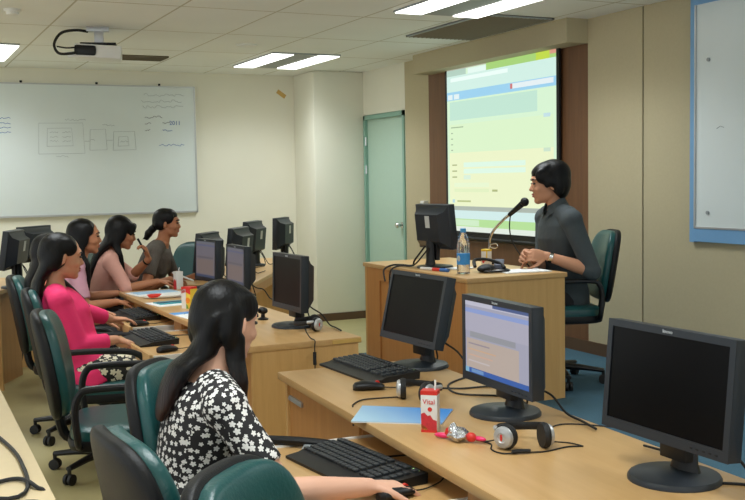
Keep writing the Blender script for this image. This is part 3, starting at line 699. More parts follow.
# booklet
r = root('booklet', 'blue booklet at the edge of the near desk', 'booklet', (0, 0, .74))
P4 = [(1.30, 2.86), (1.425, 3.04), (1.66, 2.845), (1.53, 2.69)]
MB().prism(P4, .0002, .004).build('pages', 'paper', r)
def lerp(p, q, t): return (p[0]+(q[0]-p[0])*t, p[1]+(q[1]-p[1])*t)
def grad_mat():
    m = mat('blue_cover_print', rgb(90, 170, 232), .35, noise=0); nt = m.node_tree
    tc = nt.nodes.new('ShaderNodeTexCoord'); sx = nt.nodes.new('ShaderNodeSeparateXYZ'); nt.links.new(tc.outputs['Object'], sx.inputs[0])
    n = nt.nodes.new('ShaderNodeMapRange'); n.inputs['From Min'].default_value = 1.66; n.inputs['From Max'].default_value = 1.36; nt.links.new(sx.outputs['X'], n.inputs['Value'])
    rr = nt.nodes.new('ShaderNodeValToRGB'); rr.color_ramp.elements[0].color = rgb(40, 140, 226); rr.color_ramp.elements[1].color = rgb(176, 214, 240)
    rr.color_ramp.elements[0].position = .2; rr.color_ramp.elements[1].position = 1.0
    nt.links.new(n.outputs['Result'], rr.inputs['Fac']); nt.links.new(rr.outputs['Color'], nt.nodes['Principled BSDF'].inputs['Base Color'])
    return m
MB().prism(P4, .004, .0052).build('cover', grad_mat(), r)
# papers on second desk
Z1 = .7402
def papers(label, x0, x1, y0, y1, a, m='paper', z=Z1, extra=None):
    r = root('papers', label, 'papers', ((x0+x1)/2, (y0+y1)/2, z), a)
    w_, d_ = (x1-x0)/2, (y1-y0)/2
    MB().b2(-w_, w_, -d_, d_, 0, .003).build('sheet', m, r)
    if extra: extra(r, w_, d_)
    return r
papers('stack of handout sheets by the peach-blouse woman on second desk', 1.52, 1.86, 6.78, 7.05, 8, 'paper', Z1, lambda r, w_, d_: MB().b2(-w_*.8, w_*.9, -d_*.2, d_*.9, .003, .006).build('cover', 'bluel', r))
papers('white sheets under a teal folder on second desk', 1.5, 1.9, 6.15, 6.4, 8, 'paper', Z1, lambda r, w_, d_: (MB().b2(-w_*.8, w_*.5, -d_*.3, d_*.7, .003, .008).build('folder', 'teal', r), MB().b2(-w_*.8, w_*.55, d_*.05, d_*.22, .008, .012).build('dark_band', 'inkd', r)))
papers('blue and white handout nearest the hair of floral-dress woman', 1.5, 1.84, 5.52, 5.8, 6, 'paper', Z1, lambda r, w_, d_: (MB().b2(-w_, w_*.2, d_*.4, d_, .003, .004).build('blue_strip', 'blue', r), MB().tube([(-.02, -.08, .008), (.1, -.02, .008)], .004, 6).build('pen', 'fixture', r)))
tag(MB().b2(1.88, 2.0, 6.08, 6.36, .7402, .744).build('booklet', 'blue'), 'small blue booklet behind the orange juice carton', 'booklet')
tag(MB().b2(1.75, 1.98, 6.62, 6.74, .7402, .743).build('leaflet', 'blue'), 'blue leaflet between the carton and dim monitors', 'leaflet')
r = root('pencil_case', 'red pencil case lying on the handouts of second desk', 'pencil case', (1.66, 6.6, .741), -10)
MB().ell((0, 0, .014), (.13, .03, .014), n=20, m=10, e=.7).build('pouch', 'white', r); MB().ell((-.05, 0, .016), (.06, .031, .0145), n=16, m=8, e=.7).build('red_panel', 'red', r)
r = root('camera', 'small compact camera by the blue handout on second desk', 'camera', (1.86, 5.72, .74), 20)
MB().b2(-.012, .012, -.045, .045, 0, .055, .006).build('body', 'silver', r); MB().lathe([(.02, 0), (.02, .012), (.012, .014)], (-.012, 0, .028), (0, -pi/2, 0)).build('lens', 'black', r)
MB().tube([(-.02, .05, .004), (-.08, .1, .003), (-.2, .14, .003), (-.3, .08, .003)], .002, 5, 5).build('strap', 'rubber', r)
r = root('mobile_phone', 'small silver mobile phone lying at the end of the tray keyboard', 'mobile phone', (1.185, 2.915, KZ), -30)
MB().b2(-.025, .025, -.05, .05, 0, .012, .004).build('body', 'silver', r); MB().b2(-.02, .02, -.01, .042, .0115, .0128).build('screen', 'fixture', r)
for l_, pts in (('black cable running behind the tilted monitor on the near desk', [(2.0, 3.3, D), (1.85, 3.2, D), (1.8, 3.05, D), (1.9, 2.95, D), (1.97, 2.85, D)]), ('black cable on the near desk between the two far monitors', [(1.75, 3.2, D), (1.85, 3.12, D), (1.95, 3.1, D), (1.99, 3.05, D)]), ('black cable at the front right edge of near desk beside wide monitor', [(1.78, 1.86, D), (1.86, 1.8, D), (1.9, 1.72, D), (1.93, 1.6, D)])):
    tag(MB().tube(pts, .004, 6, 8).build('cable', 'rubber'), l_, 'cable')
MB().b2(1.92, 2.07, 4.416, 4.4195, .716, .734).build('edge_tape', 'tape', RD).location = (-1.49, -4.42, 0)
r = root('webcam', 'small black webcam on the second desk left of headphone monitor', 'webcam', (1.87, 5.25, .74), 200)
MB().lathe([(.028, 0), (.03, .006), (.012, .014), (.01, .03)]).build('foot', 'black', r); MB().ell((0, 0, .05), (.022, .034, .02)).build('body', 'black', r); MB().lathe([(.012, 0), (.012, .008), (.009, .01)], (.018, 0, .05), (0, pi/2, 0), 16).build('lens', 'screen_off', r)
# podium things
PZT = .9302
r = root('water_bottle', 'clear plastic water bottle with blue cap on podium corner', 'bottle', (3.10, 5.17, PZT)); r.scale = (1.2, 1.2, 1.22)
MB().lathe([(.028, 0), (.032, .004), (.032, .06), (.03, .065), (.032, .07), (.032, .13), (.03, .15), (.024, .175), (.013, .195), (.0125, .205)], n=28).build('bottle_body', 'water', r)
MB().lathe([(.0325, .045), (.0327, .05), (.0327, .095), (.0325, .1)], n=28).build('label', 'blue', r)
MB().ell((-.0315, -.008, .075), (.004, .012, .014)).build('label_logo', 'labelw', r)
MB().lathe([(.0145, .2), (.0145, .216), (.013, .219), (.001, .219)], n=20).build('cap', 'bluecap', r)
r = root('marker_pen', 'red and blue marker pen lying on the podium', 'pen', (3.06, 5.43, PZT), 0); r.scale = (1.4, 1.4, 1.2)
def pen(r, p, q, segs):
    p, q = V(p), V(q)
    for nm, t0, t1, rad, m_ in segs: MB().tube([p.lerp(q, t0), p.lerp(q, t1)], rad, 10).build(nm, m_, r)
pen(r, (-.03, .08, .008), (.01, -.09, .008), [('barrel', 0, .45, .0075, 'white'), ('red_band', .45, .72, .0085, 'red'), ('cap', .72, 1, .009, 'inkb')])
r = root('headset', 'black telephone headset lying behind the water bottle', 'headset', (3.28, 5.2, PZT), 15); r.scale = (1.25, 1.25, 1.1)
MB().ell((.0, 0, .02), (.05, .035, .02)).ell((-.05, -.03, .02), (.04, .03, .018)).build('ear_pad', 'rubber', r)
MB().tube([(-.06, .02, .03), (-.02, .06, .06), (.05, .05, .06), (.09, .0, .04), (.07, -.05, .02)], .009, 8, 6).build('band', 'black', r)
MB().tube([(.09, -.02, .01), (.06, -.09, .008), (-.03, -.1, .008), (-.08, -.06, .008), (-.05, -.1, .01), (.02, -.12, .01)], .006, 6, 6).build('cord', 'rubber', r)
r = root('handset', 'dark blue-grey handset with silver side beside the headset', 'handset', (3.42, 5.28, PZT), -35)
MB().box((0, 0, .032), (.06, .19, .03), .01, rot=(.12, 0, 0)).build('body', 'inkd', r); MB().box((0, 0, .013), (.058, .18, .018), .006, rot=(.1, 0, 0)).build('silver_side', 'silver', r)
carton('small white and yellow drink carton on the podium', 3.5, 5.55, PZT, 20, .05, .045, .105, 'white', 'yellow', None, [('fruit_print', 'berry', blob(.008, .03, .012)), ('fruit_print', 'orange', blob(-.01, .04, .01)), ('side_print', 'yellow', [(-.015, .05), (-.025, .05), (-.025, .1), (-.015, .1)])], False)
tag(MB().box((3.45, 5.08, PZT+.003), (.3, .2, .006), rot=(0, 0, -.12)).build('papers', 'paper'), "white paper pad before the lecturer's hands", 'papers')
tag(MB().box((3.25, 5.45, PZT+.004), (.16, .12, .006), rot=(0, 0, .3)).build('papers', 'paper'), 'folded white paper between podium monitor and bottle', 'papers')
r = root('microphone', 'gooseneck desk microphone reaching up to the lecturer', 'microphone', (3.575, 5.64, PZT))
MB().lathe([(.045, 0), (.045, .012), (.02, .02), (.012, .03)], n=24).build('base', 'black', r)
mp = catmull([(0, 0, .02), (.0, -.005, .12), (.005, -.04, .21), (.02, -.14, .29), (.03, -.2, .325)], 8)
MB().tube(mp, .009, 10).build('gooseneck', 'chrome', r)
hm = MB().tube([(.03, -.2, .325), (.045, -.32, .395)], [.014, .02], 14); hm.build('handle', 'black', r)
MB().ell((.047, -.345, .408), (.026, .03, .028)).build('head', 'shell', r)
MB().tube([(.0, -.03, .13), (.02, -.05, .135), (.03, -.06, .12), (.02, -.05, .105), (.0, -.03, .11), (-.004, -.025, .12), (.0, -.03, .13)], .004, 6, 5).build('clip_ring', 'chrome', r)
MB().tube([(.03, -.21, .32), (.03, -.2, .24), (.045, -.21, .15), (.08, -.26, .06), (.12, -.28, .0), (.17, -.28, -.05)], .004, 6, 8).build('cable', 'rubber', r)

# ------------------------------------------------------------------ office chairs
def make_chair(label, loc, a, group='green office chairs'):
    r = root('office_chair', label, 'office chair', loc, a, group)
    MB().ell((0, 0, .465), (.245, .25, .045), n=36, m=12, e=.45).build('seat', 'green', r)
    MB().ell((-.005, 0, .43), (.25, .255, .035), n=36, m=10, e=.45).build('seat_pan', 'shell', r)
    T = Matrix.Translation((-.245, 0, .5)) @ Matrix.Rotation(R(-9), 4, 'Y')
    def pad(x, w_, z0, z1, th, e, name, m_):
        b = MB(); b.ell((x, 0, (z0+z1)/2), (th, w_, (z1-z0)/2), n=40, m=24, e=e)
        for v in b.bm.verts:
            v.co.x += -.02+(v.co.y/w_)**2*.028-.012*((v.co.z-.22)/.25)**2
            t_ = (v.co.z-z0)/(z1-z0); v.co.y *= .86+.14*min(1, 1.6*(1-t_)+.25) if t_ > .5 else .9+.1*min(1, t_*2+.2)
        return b.xform(T).build(name, m_, r, angle=60)
    pad(.008, .205, .03, .475, .038, .55, 'backrest', 'green'); 
    pad(-.022, .213, .02, .486, .03, .55, 'back_shell', 'shell')
    MB().tube([(-.1, 0, .42), (-.2, 0, .41), (-.275, 0, .44), (-.3, 0, .6)], .022, 8, 5).build('back_bracket', 'shell', r)
    for s in (1, -1):
        y = s*.275
        pts = [(-.2, s*.22, .43), (-.2, y, .46), (-.21, y, .58), (-.19, y, .65), (-.14, y, .672), (.05, y, .672), (.17, y, .655), (.225, y, .6), (.235, y, .52), (.2, y, .46), (.15, s*.22, .43)]
        MB().tube(catmull(pts, 5), .0155, 10).build('armrest', 'black', r)
    MB().lathe([(.05, .405), (.05, .36), (.028, .35), (.028, .2), (.034, .2), (.036, .09)], n=20).build('gas_column', 'black', r)
    MB().lathe([(.055, .13), (.055, .08), (.02, .07)], n=20).build('hub', 'black', r)
    for i in range(5):
        t = 2*pi*i/5+.3; d_ = V((cos(t), sin(t), 0)); s_ = V((-sin(t), cos(t), 0))
        b = MB(); b.loft([(d_*.03+V((0, 0, .105)), s_*.028, V((0, 0, .022))), (d_*.16+V((0, 0, .098)), s_*.022, V((0, 0, .018))), (d_*.29+V((0, 0, .083)), s_*.017, V((0, 0, .013)))], 10)
        lg = b.build('base_leg', 'black', r)
        c = MB(); ax = Matrix.Rotation(t, 3, 'Z') @ Euler((pi/2, 0, 0)).to_matrix()
        for q in (-.014, .014): c.lathe([(.012, -.01), (.028, -.008), (.028, .008), (.012, .01)], d_*.285+s_*q+V((0, 0, .028)), ax, 16)
        c.tube([d_*.285+V((0, 0, .03)), d_*.285+V((0, 0, .085))], .01, 8); c.build('caster', 'rubber', lg)
    return r
CH = make_chair('empty green office chair with armrests behind the floral-dress woman', (.94, 4.38, 0), -13)
def chair(label, x, y, a, z=0): return dup(CH, (x, y, z), a, label, 'green office chairs')
chair('green office chair under the pink-jacket woman', 1.02, 5.34, -14)
chair('green office chair behind pink-jacket woman, farthest of the three in line', 1.04, 6.2, -12)
chair('green office chair under the floral-dress woman', 0.985, 2.76, -38)
chair('green office chair showing its black shell back at the bottom left', .786, 2.19, 3)
chair('green office chair at bottom edge, only its rounded back top showing', .807, 1.55, -45)
chair('green office chair under the mauve-blouse woman', 1.3, 7.2, -8)
chair('green office chair under the peach-blouse woman', 1.38, 7.66, -12)
chair('green office chair under the grey-blouse woman', 1.78, 8.05, -30)
chair('green office chair standing empty beside the grey-blouse woman', 2.22, 8.55, 215)
LC = chair('green office chair of the lecturer on the blue platform', 3.87, 5.3, 158, PZ)

# ------------------------------------------------------------------ people
def ik(s, w_, l1, l2, pole):
    s, w_, pole = V(s), V(w_), V(pole); d = w_-s; L = min(d.length, (l1+l2)*.995); dn = d.normalized()
    a = (l1*l1-l2*l2+L*L)/(2*L); h = math.sqrt(max(l1*l1-a*a, 0))
    p = pole-dn*pole.dot(dn); p.normalize()
    return s+dn*a+p*h, s+dn*L
def hand(b, w_, d, nrm, side, curl=.35, thumb_in=.5, s=1.0, spread=.06):
    """w_: wrist, d: direction to the fingers, nrm: out of the back of the hand, side: +1 when the thumb leaves on d x nrm"""
    d = V(d).normalized(); nrm = V(nrm); nrm = (nrm-d*nrm.dot(d)).normalized(); x = d.cross(nrm).normalized()*side   # x towards the thumb
    w_ = V(w_)
    b.loft([(w_-d*.01*s, x*.024*s, nrm*.018*s), (w_+d*.02*s, x*.029*s, nrm*.017*s), (w_+d*.055*s, x*.038*s, nrm*.015*s), (w_+d*.085*s, x*.039*s, nrm*.0125*s), (w_+d*.094*s, x*.034*s, nrm*.008*s)], 16)
    for i, (off, ln, rad) in enumerate([(.029, .072, .0088), (.0095, .08, .009), (-.0105, .074, .0086), (-.029, .058, .0077)]):
        p = w_+d*(.084-(.008 if i == 3 else 0))*s+x*off*s; dd = (d+x*off*spread*20*s).normalized(); t = curl*.7
        for k, fr in enumerate((.45, .31, .24)):
            dv = dd*cos(t)-nrm*sin(t); q = p+dv*ln*fr*s
            b.caps(p, q, rad*s*(1-.1*k), rad*s*(1-.1*(k+1)), 8); p = q; t += curl*(1.1 if k == 0 else .8)
    p = w_+d*.025*s+x*.026*s; dv = (d*.75+x*.65-nrm*.25).normalized()
    for k, (ln, rad) in enumerate(((.04, .012), (.032, .0098), (.026, .0085))):
        q = p+dv*ln*s; b.caps(p, q, rad*s, rad*.9*s, 8); p = q; dv = (dv-x*thumb_in*.5-nrm*.12).normalized()
def person(name_label, loc, a, head, hyaw=0, hpitch=0, seat=.47, hands=None, top='mauve', bottom='trouser', skin='skin', hair='long', female=True, sleeve=.55, forearm_sleeve=0,
           voxel=.007, hs=1.02, collar=False, hmat='hair', skirt=True, extra=None, shoulder_w=None, fit=1.0, legs=True, poles=None, hemz=None, arm=1.0, scoop=False, hollow=True):
    """head: world position of the head centre; hands: {side: (wrist, direction, back normal, curl)} in world space, side +1 left, -1 right"""
    r = root('person', name_label, 'person', loc, a)
    inv = (Matrix.Translation(loc) @ Matrix.Rotation(R(a), 4, 'Z')).inverted(); rot3 = inv.to_3x3()
    H = inv @ V(head)
    Y = V((0, 1, 0))
    P = V((0, 0, seat+.085))
    # the head's own frame
    hm_ = Matrix.Rotation(R(hyaw), 3, 'Z') @ Matrix.Rotation(R(hpitch), 3, 'Y')
    N = H+hm_ @ V((-.035, 0, -.155 if female else -.135))*hs                       # neck base
    U = (N-P); Lt = U.length; U.normalize(); F = Y.cross(U).normalized(); 
    sw = shoulder_w or (.16 if female else .195); k = Lt/.5
    at = lambda u, f=0, l=0: P+U*u*Lt+F*f+Y*l
    wd = 1.0 if female else 1.12
    tors = [(at(-.16), .165, .115), (at(0), .172, .122), (at(.16), .15*wd, .108), (at(.33), .132*wd, .098), (at(.5, .004), .142*wd, .104), (at(.68, .008), .158*wd, .108), (at(.82, .0), .160*wd, .095), (at(.91, -.006), .125*wd, .075), (at(.97, -.008), .075, .06), (at(1.02, 0), .055, .052)]
    b = MB()
    b.loft([(c, Y*w_, F*d_) for c, w_, d_ in tors], 24)
    nt_ = H+hm_ @ V((-.022, 0, -.085))*hs
    b.loft([(N-U*.03, Y*.06, F*.056), (N+(nt_-N)*.35, Y*.05, F*.05), (nt_, Y*.049, F*.05), (nt_+U*.05, Y*.045, F*.045)], 18)
    # head
    def hp(x, y, z): return H+hm_ @ V((x, y, z))*hs
    hb = lambda c, rr, rot=None: b.ell(hp(*c), tuple(q*hs for q in rr), hm_ if rot is None else hm_ @ Euler(rot).to_matrix(), n=22, m=16)
    hb((-.014, 0, .032), (.096, .074, .083)); hb((.03, 0, -.012), (.062, .062, .075)); hb((.034, 0, -.06), (.052, .05, .05)); hb((.062, 0, -.093), (.024, .026, .02)); hb((.01, 0, -.062), (.055, .056, .04), (0, .35, 0))
    hb((.072, 0, .03), (.02, .045, .02)); 
    for s_ in (1, -1):
        hb((.056, s_*.034, -.028), (.03, .024, .026)); hb((-.012, s_*.072, -.012), (.019, .0075, .031), (0, .2, s_*.35)); hb((.066, s_*.03, .021), (.02, .022, .008))
    b.caps(hp(.084, 0, .006), hp(.1, 0, -.029), .0075*hs, .0105*hs, 10)
    for s_ in (1, -1): hb((.091, s_*.01, -.033), (.0085, .0075, .0075))
    hb((.081, 0, -.055), (.014, .02, .007)); hb((.079, 0, -.067), (.013, .019, .008))
    arms = {}
    for s_ in (1, -1):
        S = at(.86, -.004, s_*sw)
        l1, l2 = (.27*k*arm, .235*k*arm) if female else (.29*k, .25*k)
        wr, dd, nn, cu = hands[s_]
        wl = inv @ V(wr); pole = V((-.35, s_*.5, -1)) if not poles or s_ not in poles else rot3 @ V(poles[s_])
        E_, W_2 = ik(S, wl, l1, l2, pole)
        arms[s_] = (S, E_, W_2)
        g = 1.0 if female else 1.15
        b.ell(S, (.05*g,)*3); b.caps(S, S+(E_-S)*.5, .047*g, .043*g, 14); b.caps(S+(E_-S)*.5, E_, .043*g, .036*g, 14); b.caps(E_, E_+(W_2-E_)*.35, .036*g, .037*g, 14); b.caps(E_+(W_2-E_)*.35, W_2, .037*g, .024*g, 14)
        b.tube([at(.93, -.006, s_*.04), at(.9, -.006, s_*sw*.75), S], [.05*g, .047*g, .047*g], 12)
        hand(b, W_2, rot3 @ V(dd), rot3 @ V(nn), -s_, cu, s=1.0 if female else 1.08)
    lg = {}
    for s_ in (1, -1):
        h_, kn, an = P+V((0, s_*.09, -.01)), P+V((.42*k**.5, s_*.1, -.015)), V((.40*k**.5, s_*.1, .09))
        lg[s_] = (h_, kn, an)
        b.caps(h_, h_+(kn-h_)*.5, .085, .072, 14); b.caps(h_+(kn-h_)*.5, kn, .072, .054, 14); b.caps(kn, kn+(an-kn)*.3, .052, .053, 14); b.caps(kn+(an-kn)*.3, an, .053, .033, 14)
        b.ell(an+V((.05, 0, -.06)), (.115, .04, .028)); b.ell(an+V((-.02, 0, -.03)), (.035, .033, .05))
    body = b.build('body', skin, r, remesh=voxel if voxel < .006 else .006, smooth_it=2)
    # face details
    for s_ in (1, -1):
        MB().ell(hp(.0845, s_*.031, .004), (.008*hs, .0125*hs, .0055*hs), hm_ @ Euler((0, 0, s_*.45)).to_matrix(), n=12, m=8).build('eye', 'eye', r)
        MB().tube([hp(.093, s_*.012, .024), hp(.089, s_*.032, .029), hp(.074, s_*.05, .024)], [.003, .004, .0025], 8).build('eyebrow', 'brow', r)
    e = MB(); e.ell(hp(.0885, 0, -.0555), (.0085*hs, .0195*hs, .0052*hs), hm_); e.ell(hp(.087, 0, -.0665), (.0085*hs, .017*hs, .006*hs), hm_); e.build('lips', 'lip', r)
    # shoes
    for s_ in (1, -1):
        an = lg[s_][2]; b = MB(); b.ell(an+V((.055, 0, -.064)), (.125, .047, .03)); b.ell(an+V((-.02, 0, -.05)), (.045, .042, .04)); b.b2(an.x-.06, an.x+.17, an.y-.03, an.y+.03, 0.001, .014, .005)
        b.build('shoe', 'shoe', r)
    # bottom garment
    b = MB(); b.loft([(c, Y*(w_+.012), F*(d_+.012)) for c, w_, d_ in tors[:4]], 24)
    for s_ in (1, -1):
        h_, kn, an = lg[s_]
        b.caps(h_, h_+(kn-h_)*.5, .098, .086, 16); b.caps(h_+(kn-h_)*.5, kn, .086, .068, 16)
        if bottom == 'trouser': b.caps(kn, kn+(an-kn)*.9, .066, .05, 16)
        else: b.caps(kn, kn+(an-kn)*.35, .068, .075, 16)
    if bottom != 'trouser': b.loft([(P+V((.05, 0, -.0)), Y*.17, V((0, 0, .085))), (P+V((.25, 0, 0)), Y*.165, V((0, 0, .08))), (P+V((.42*k**.5, 0, -.01)), Y*.15, V((0, 0, .065)))], 18)
    bo = b.build('skirt' if bottom != 'trouser' else 'trousers', bottom, r, remesh=.009, smooth_it=3); uvwrap(bo)
    # top garment
    g = .013*fit; b = MB()
    up = tors if hemz is None else tors
    secs = [(c, Y*(w_+g+(.008 if i < 3 else 0)), F*(d_+g+(.008 if i < 3 else 0))) for i, (c, w_, d_) in enumerate(up[:8])]
    b.loft(secs, 26); b.loft([secs[-1], (at(.955, -.012), Y*.088, F*.066)], 20)
    if female:
        for s_ in (1, -1): b.ell(at(.64, .068, s_*.062), (.058, .062, .064), n=16, m=12)
    gg = 1.0 if female else 1.15
    for s_ in (1, -1):
        S, E_, W_2 = arms[s_]
        b.ell(S, (.063*gg,)*3); b.tube([at(.92, -.008, s_*.05), at(.9, -.006, s_*sw*.75), S], [.062*gg, .058*gg, .06*gg], 14)
        en = S+(E_-S)*min(sleeve, 1); b.caps(S, S+(en-S)*.5, .057*gg, .052*gg, 16); b.tube([S+(en-S)*.5, en], [.052*gg, .051*gg-.004*(sleeve > .8)], 16)
        if forearm_sleeve:
            b.ell(E_, (.05*gg,)*3); b.tube([E_, E_+(W_2-E_)*.5*forearm_sleeve, E_+(W_2-E_)*forearm_sleeve], [.05*gg, .047*gg, .042*gg], 16)
        elif sleeve >= 1: b.ell(E_, (.05*gg,)*3)
    if collar:
        b.loft([(at(.92, -.008), Y*.1, F*.08), (at(.97, -.012), Y*.078, F*.066)], 20)
        cb = MB(); n_ = 28; vv = []
        for i in range(n_+1):
            t = R(22+316*i/n_); fr = max(0, cos(t))
            o_ = F*cos(t)+Y*sin(t)*1.08
            top_ = N+F*.008+U*(.05-.035*fr)+o_*.058; bot = N+F*.002+U*(.0-.06*fr**2)+o_*(.078+.016*fr)
            vv += [top_, bot, bot+o_*.005-U*.002, top_+o_*.005+U*.002]
        ff = [(4*i+q, 4*i+(q+1) % 4, 4*i+4+(q+1) % 4, 4*i+4+q) for i in range(n_) for q in range(4)]+[(0, 1, 2, 3), (4*n_, 4*n_+1, 4*n_+2, 4*n_+3)]
        cb.add(vv, ff); cb.build('collar', top, r, angle=60)
    elif scoop: b.loft([(at(.95, -.012), Y*.09, F*.07), (at(.985, -.02), Y*.075, F*.05)], 18)
    tp = b.build('top' if female else 'shirt', top, r, remesh=.007 if voxel < .006 else .008, smooth_it=4); uvwrap(tp)
    # hair
    hr = MB(); he = lambda c, rr, rot=None: hr.ell(hp(*c), tuple(q*hs for q in rr), hm_ if rot is None else hm_ @ Euler(rot).to_matrix(), n=22, m=16)
    he((-.024, 0, .041), (.098, .081, .083))
    if hair == 'short':
        he((-.034, 0, .045), (.1, .084, .088)); he((-.06, 0, .0), (.07, .08, .09)); he((-.066, 0, -.045), (.048, .066, .052))
        he((.02, 0, .08), (.072, .074, .04), (0, .38, 0)); he((.06, 0, .062), (.03, .054, .03), (0, .55, 0))
        for s_ in (1, -1): he((.036, s_*.066, .042), (.046, .018, .046), (0, .4, 0)); he((.02, s_*.073, .008), (.02, .01, .036)); he((-.01, s_*.076, .012), (.03, .012, .04)); he((-.045, s_*.07, -.005), (.034, .018, .07))
    elif hair == 'pony':
        he((-.045, 0, .02), (.08, .077, .083)); he((.03, 0, .078), (.056, .066, .036), (0, .6, 0))
        for s_ in (1, -1): he((.012, s_*.066, .045), (.05, .016, .05), (0, .4, 0)); he((-.05, s_*.058, -.01), (.05, .025, .05))
        he((-.12, 0, -.05), (.034, .034, .034)); he((-.15, 0, -.085), (.034, .036, .036)); he((-.163, 0, -.112), (.024, .028, .034))
        hr.loft([(hp(-.09, 0, -.04), hm_ @ V((.0, .03, 0)), hm_ @ V((.016, 0, .022))), (hp(-.13, 0, -.06), hm_ @ V((0, .026, 0)), hm_ @ V((.022, 0, .022))), (hp(-.165, 0, -.09), hm_ @ V((0, .03, 0)), hm_ @ V((.02, 0, .026))), (hp(-.195, 0, -.135), hm_ @ V((0, .014, 0)), hm_ @ V((.012, 0, .004)))], 12)
    else:
        x_ = extra or {}
        he((-.042, 0, .012), (.084, .08, .095)); he((.02, 0, .078), (.056, .066, .032), (0, .6, 0))
        if hair == 'bangs':
            he((.07, 0, .055), (.026, .056, .034), (0, .3, 0))
            for s_ in (1, -1): he((.055, s_*.05, .035), (.034, .02, .05), (0, .2, s_*.3))
        for s_ in (1, -1):
            he((.014, s_*.062, .052), (.05, .016, .042), (0, .6, 0))
            if x_.get('tuck'): he((-.045, s_*.068, -.005), (.04, .022, .075), (0, .1, 0))
            else: he((-.012, s_*.073, .0), (.042, .016, .075), (0, -.1, 0))
        ln, bw, of = x_.get('len', .42), x_.get('bw', 1.0), x_.get('off', 0)
        bx = lambda t: N-U*(ln*t-.06)-F*(x_.get('lay', .06)+.034*min(1, t*3)+.012+of*t)
        secs = [(hp(-.055, 0, .03), Y*.08*hs, hm_ @ V((.052, 0, .02))*hs), (hp(-.062, 0, -.05), Y*.083*hs*min(1, bw+.1), hm_ @ V((.05, 0, 0))*hs)]
        secs += [(bx(0)+F*.02, Y*.092*bw, F*.042), (bx(.2), Y*.104*bw, F*.034), (bx(.5), Y*.102*bw, F*.027), (bx(.8), Y*.085*bw, F*.02), (bx(1), Y*.05*bw, F*.008)]
        hr.loft(secs, 26)
        for s_ in x_.get('locks', (1, -1)):
            q0, q1 = hp(-.03, s_*.075, -.02), hp(-.03, s_*.075, -.1)
            q2 = at(.9, .045, s_*.09); q3 = at(.74, .11, s_*.09); q4 = at(.6, .135, s_*.08)
            hr.loft([(q0, F*.036*hs, Y*.014), (q1, F*.036*hs, Y*.018), (q2+U*.05, F*.03, Y*.022), (q2+F*.03, F*.022, Y*.024), (q3, F*.016, Y*.024), (q4, F*.007, Y*.01)], 16)
        if x_.get('tuck') and not x_.get('locks'):
            q0 = hp(-.03, -.07, -.03); q1 = hp(-.022, -.072, -.1); q2 = at(.94, .05, -.08); q3 = at(.86, .075, -.085)
            hr.loft([(q0, F*.03, Y*.014), (q1, F*.032, Y*.016), (q2+U*.03, F*.028, Y*.016), (q3, F*.01, Y*.01)], 16)
    hr.build('hair', hmat, r, remesh=.006 if voxel > .0055 else .005, smooth_it=22)
    return r, dict(arms=arms, at=at, N=N, U=U, F=F, Y=Y, hp=hp, hm=hm_, inv=inv)
def uvwrap(o):
    me = o.data; n = len(me.vertices); co = np.empty(n*3); me.vertices.foreach_get('co', co); co = co.reshape(-1, 3)
    nl = len(me.loops); li = np.empty(nl, int); me.loops.foreach_get('vertex_index', li)
    no = np.empty(n*3); me.vertices.foreach_get('normal', no); no = no.reshape(-1, 3)
    ax = np.argmax(np.abs(no), axis=1)
    # planar mapping chosen face by face
    uv = me.uv_layers.new(name='UVMap'); out = np.empty((nl, 2))
    for p in me.polygons:
        nn = p.normal; a_ = max(range(3), key=lambda i: abs(nn[i])*(1, 1.25, .9)[i])
        i, j = ((1, 2), (0, 2), (0, 1))[a_]
        for l in p.loop_indices: v = co[li[l]]; out[l] = (v[i]+.37*a_, v[j]+.11*a_)
    uv.data.foreach_set('uv', out.ravel())

# the woman in the floral dress, nearest the camera
pw, I = person('woman in black dress with white flowers, long dark hair, using the near keyboard', (.735, 2.745, 0), 0, (.862, 2.72, 1.108), hyaw=26, hpitch=10, seat=.47,
  hands={-1: ((1.13, 2.38, .69), (1, .0, -.12), (0, 0, 1), .3), 1: ((1.1, 2.98, .60), (1, -.1, -.1), (0, 0, 1), .35)}, top='floral', bottom='skirt_floral' if False else 'floral', skin='skinp', sleeve=.72, voxel=.005, hs=.96, hmat='hairb',
  arm=1.17, poles={-1: (-1, -.3, -.75)}, extra=dict(len=.2, bw=.6, locks=(), off=.03, tuck=1, lay=.05))
# pink jacket
person('woman in hot pink jacket and dark flowered skirt with long black hair', (.93, 5.32, 0), -4, (.85, 5.44, 1.125), hyaw=6, hpitch=6,
  hands={-1: ((1.08, 5.3, .69), (.9, .3, -.3), (0, 0, 1), .6), 1: ((1.22, 5.86, .70), (1, .15, -.1), (0, 0, 1), .3)}, top='pink', bottom='skirt_floral', skin='skin', sleeve=1, forearm_sleeve=.75, extra=dict(len=.32, bw=.85, locks=(1,), tuck=1))
person('woman mostly hidden behind pink-jacket woman, long dark hair and salmon top', (1.02, 6.2, 0), -6, (.90, 6.12, 1.09), hyaw=0, hpitch=6,
  hands={-1: ((1.15, 6.1, .69), (1, 0, -.1), (0, 0, 1), .3), 1: ((1.2, 6.5, .69), (1, 0, -.1), (0, 0, 1), .3)}, top='salmon', bottom='trouser', skin='skin', sleeve=.8, extra=dict(len=.36, bw=.85))
person('woman in mauve blouse with long black hair, hand on keyboard', (1.02, 7.1, 0), -8, (1.26, 7.08, 1.14), hyaw=-4, hpitch=2,
  hands={-1: ((1.42, 6.9, .70), (1, .1, -.15), (0, 0, 1), .35), 1: ((1.5, 7.25, .72), (1, 0, -.1), (0, 0, 1), .3)}, top='mauve', bottom='trouser', skin='skint', sleeve=.8, extra=dict(len=.4, locks=(1, -1)))
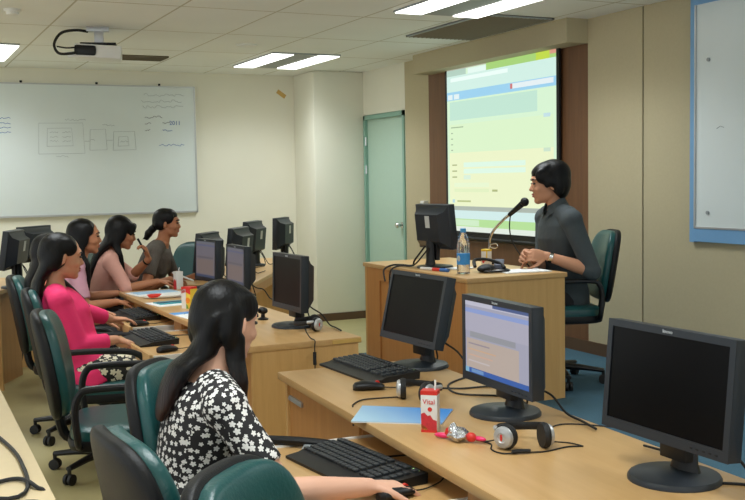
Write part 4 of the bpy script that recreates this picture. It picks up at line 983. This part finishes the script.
pp, I2 = person('woman in peach blouse holding a black pen to her chin', (1.42, 7.68, 0), -8, (1.61, 7.56, 1.135), hyaw=4, hpitch=14,
  hands={-1: ((1.78, 7.22, .79), (1, .1, -.1), (0, 0, 1), .4), 1: ((1.77, 7.42, .94), (-.3, .05, 1), (1, .1, .2), .9)}, top='peach', bottom='trouser', skin='skint', hair='bangs', sleeve=1, forearm_sleeve=.15, extra=dict(len=.4, locks=(-1, 1)), poles={1: (.3, -.2, -1)})
iv = I2['inv']; w1 = I2['arms'][1]
b = MB(); wd_ = (w1[2]-w1[1]).normalized(); q = w1[2]-wd_*.03
b.tube([q-wd_*.006, q+wd_*.006], .03, 14); b.build('bracelet', 'shoe', pp)
tag(MB().tube([(1.735, 7.385, 1.0), (1.70, 7.44, 1.09)], .008, 8).build('pen', 'black'), 'black pen held to the chin of peach-blouse woman', 'pen')
pg, I3 = person('woman in grey short-sleeved blouse with low ponytail holding a white pen', (1.80, 7.98, 0), -26, (2.0, 7.74, 1.185), hyaw=4, hpitch=2, 
  hands={-1: ((1.9, 7.33, .79), (.9, .1, -.1), (0, 0, 1), .7), 1: ((2.2, 7.65, .78), (.8, -.2, -.1), (0, 0, 1), .4)}, top='greyc', bottom='trouser', skin='skint', hair='pony', sleeve=.65, hs=.95, scoop=True, poles={-1: (-.3, -.6, -1)})
tag(MB().tube([(1.93, 7.37, .835), (2.06, 7.27, .775)], .007, 8).build('pen', 'white'), 'white pen in the hand of grey-blouse woman', 'pen')
# lecturer
pl, I4 = person('man in charcoal shirt with short black hair speaking into the microphone', (3.94, 5.31, PZ), 168, (3.795, 5.288, 1.452), hyaw=-14, hpitch=4, seat=.47,
  hands={1: ((3.66, 5.12, 1.01), (-1, .15, .12), (-.1, -.9, .35), .75), -1: ((3.63, 5.23, 1.01), (-1, -.3, .1), (.1, .9, .3), .6)}, top='shirt', bottom='trouser', skin='skin', hair='short', female=False, sleeve=1, forearm_sleeve=.18, voxel=.0055, hs=1.12, collar=True, poles={1: (.6, -.5, -1), -1: (.6, .5, -1)})
w1 = I4['arms'][1]; wd_ = (w1[2]-w1[1]).normalized(); q = w1[2]-wd_*.025
b = MB(); b.tube([q-wd_*.011, q+wd_*.011], .034, 18); wt = b.build('watch', 'chrome', pl)
s_ = wd_.cross(V((0, 0, 1))).normalized()
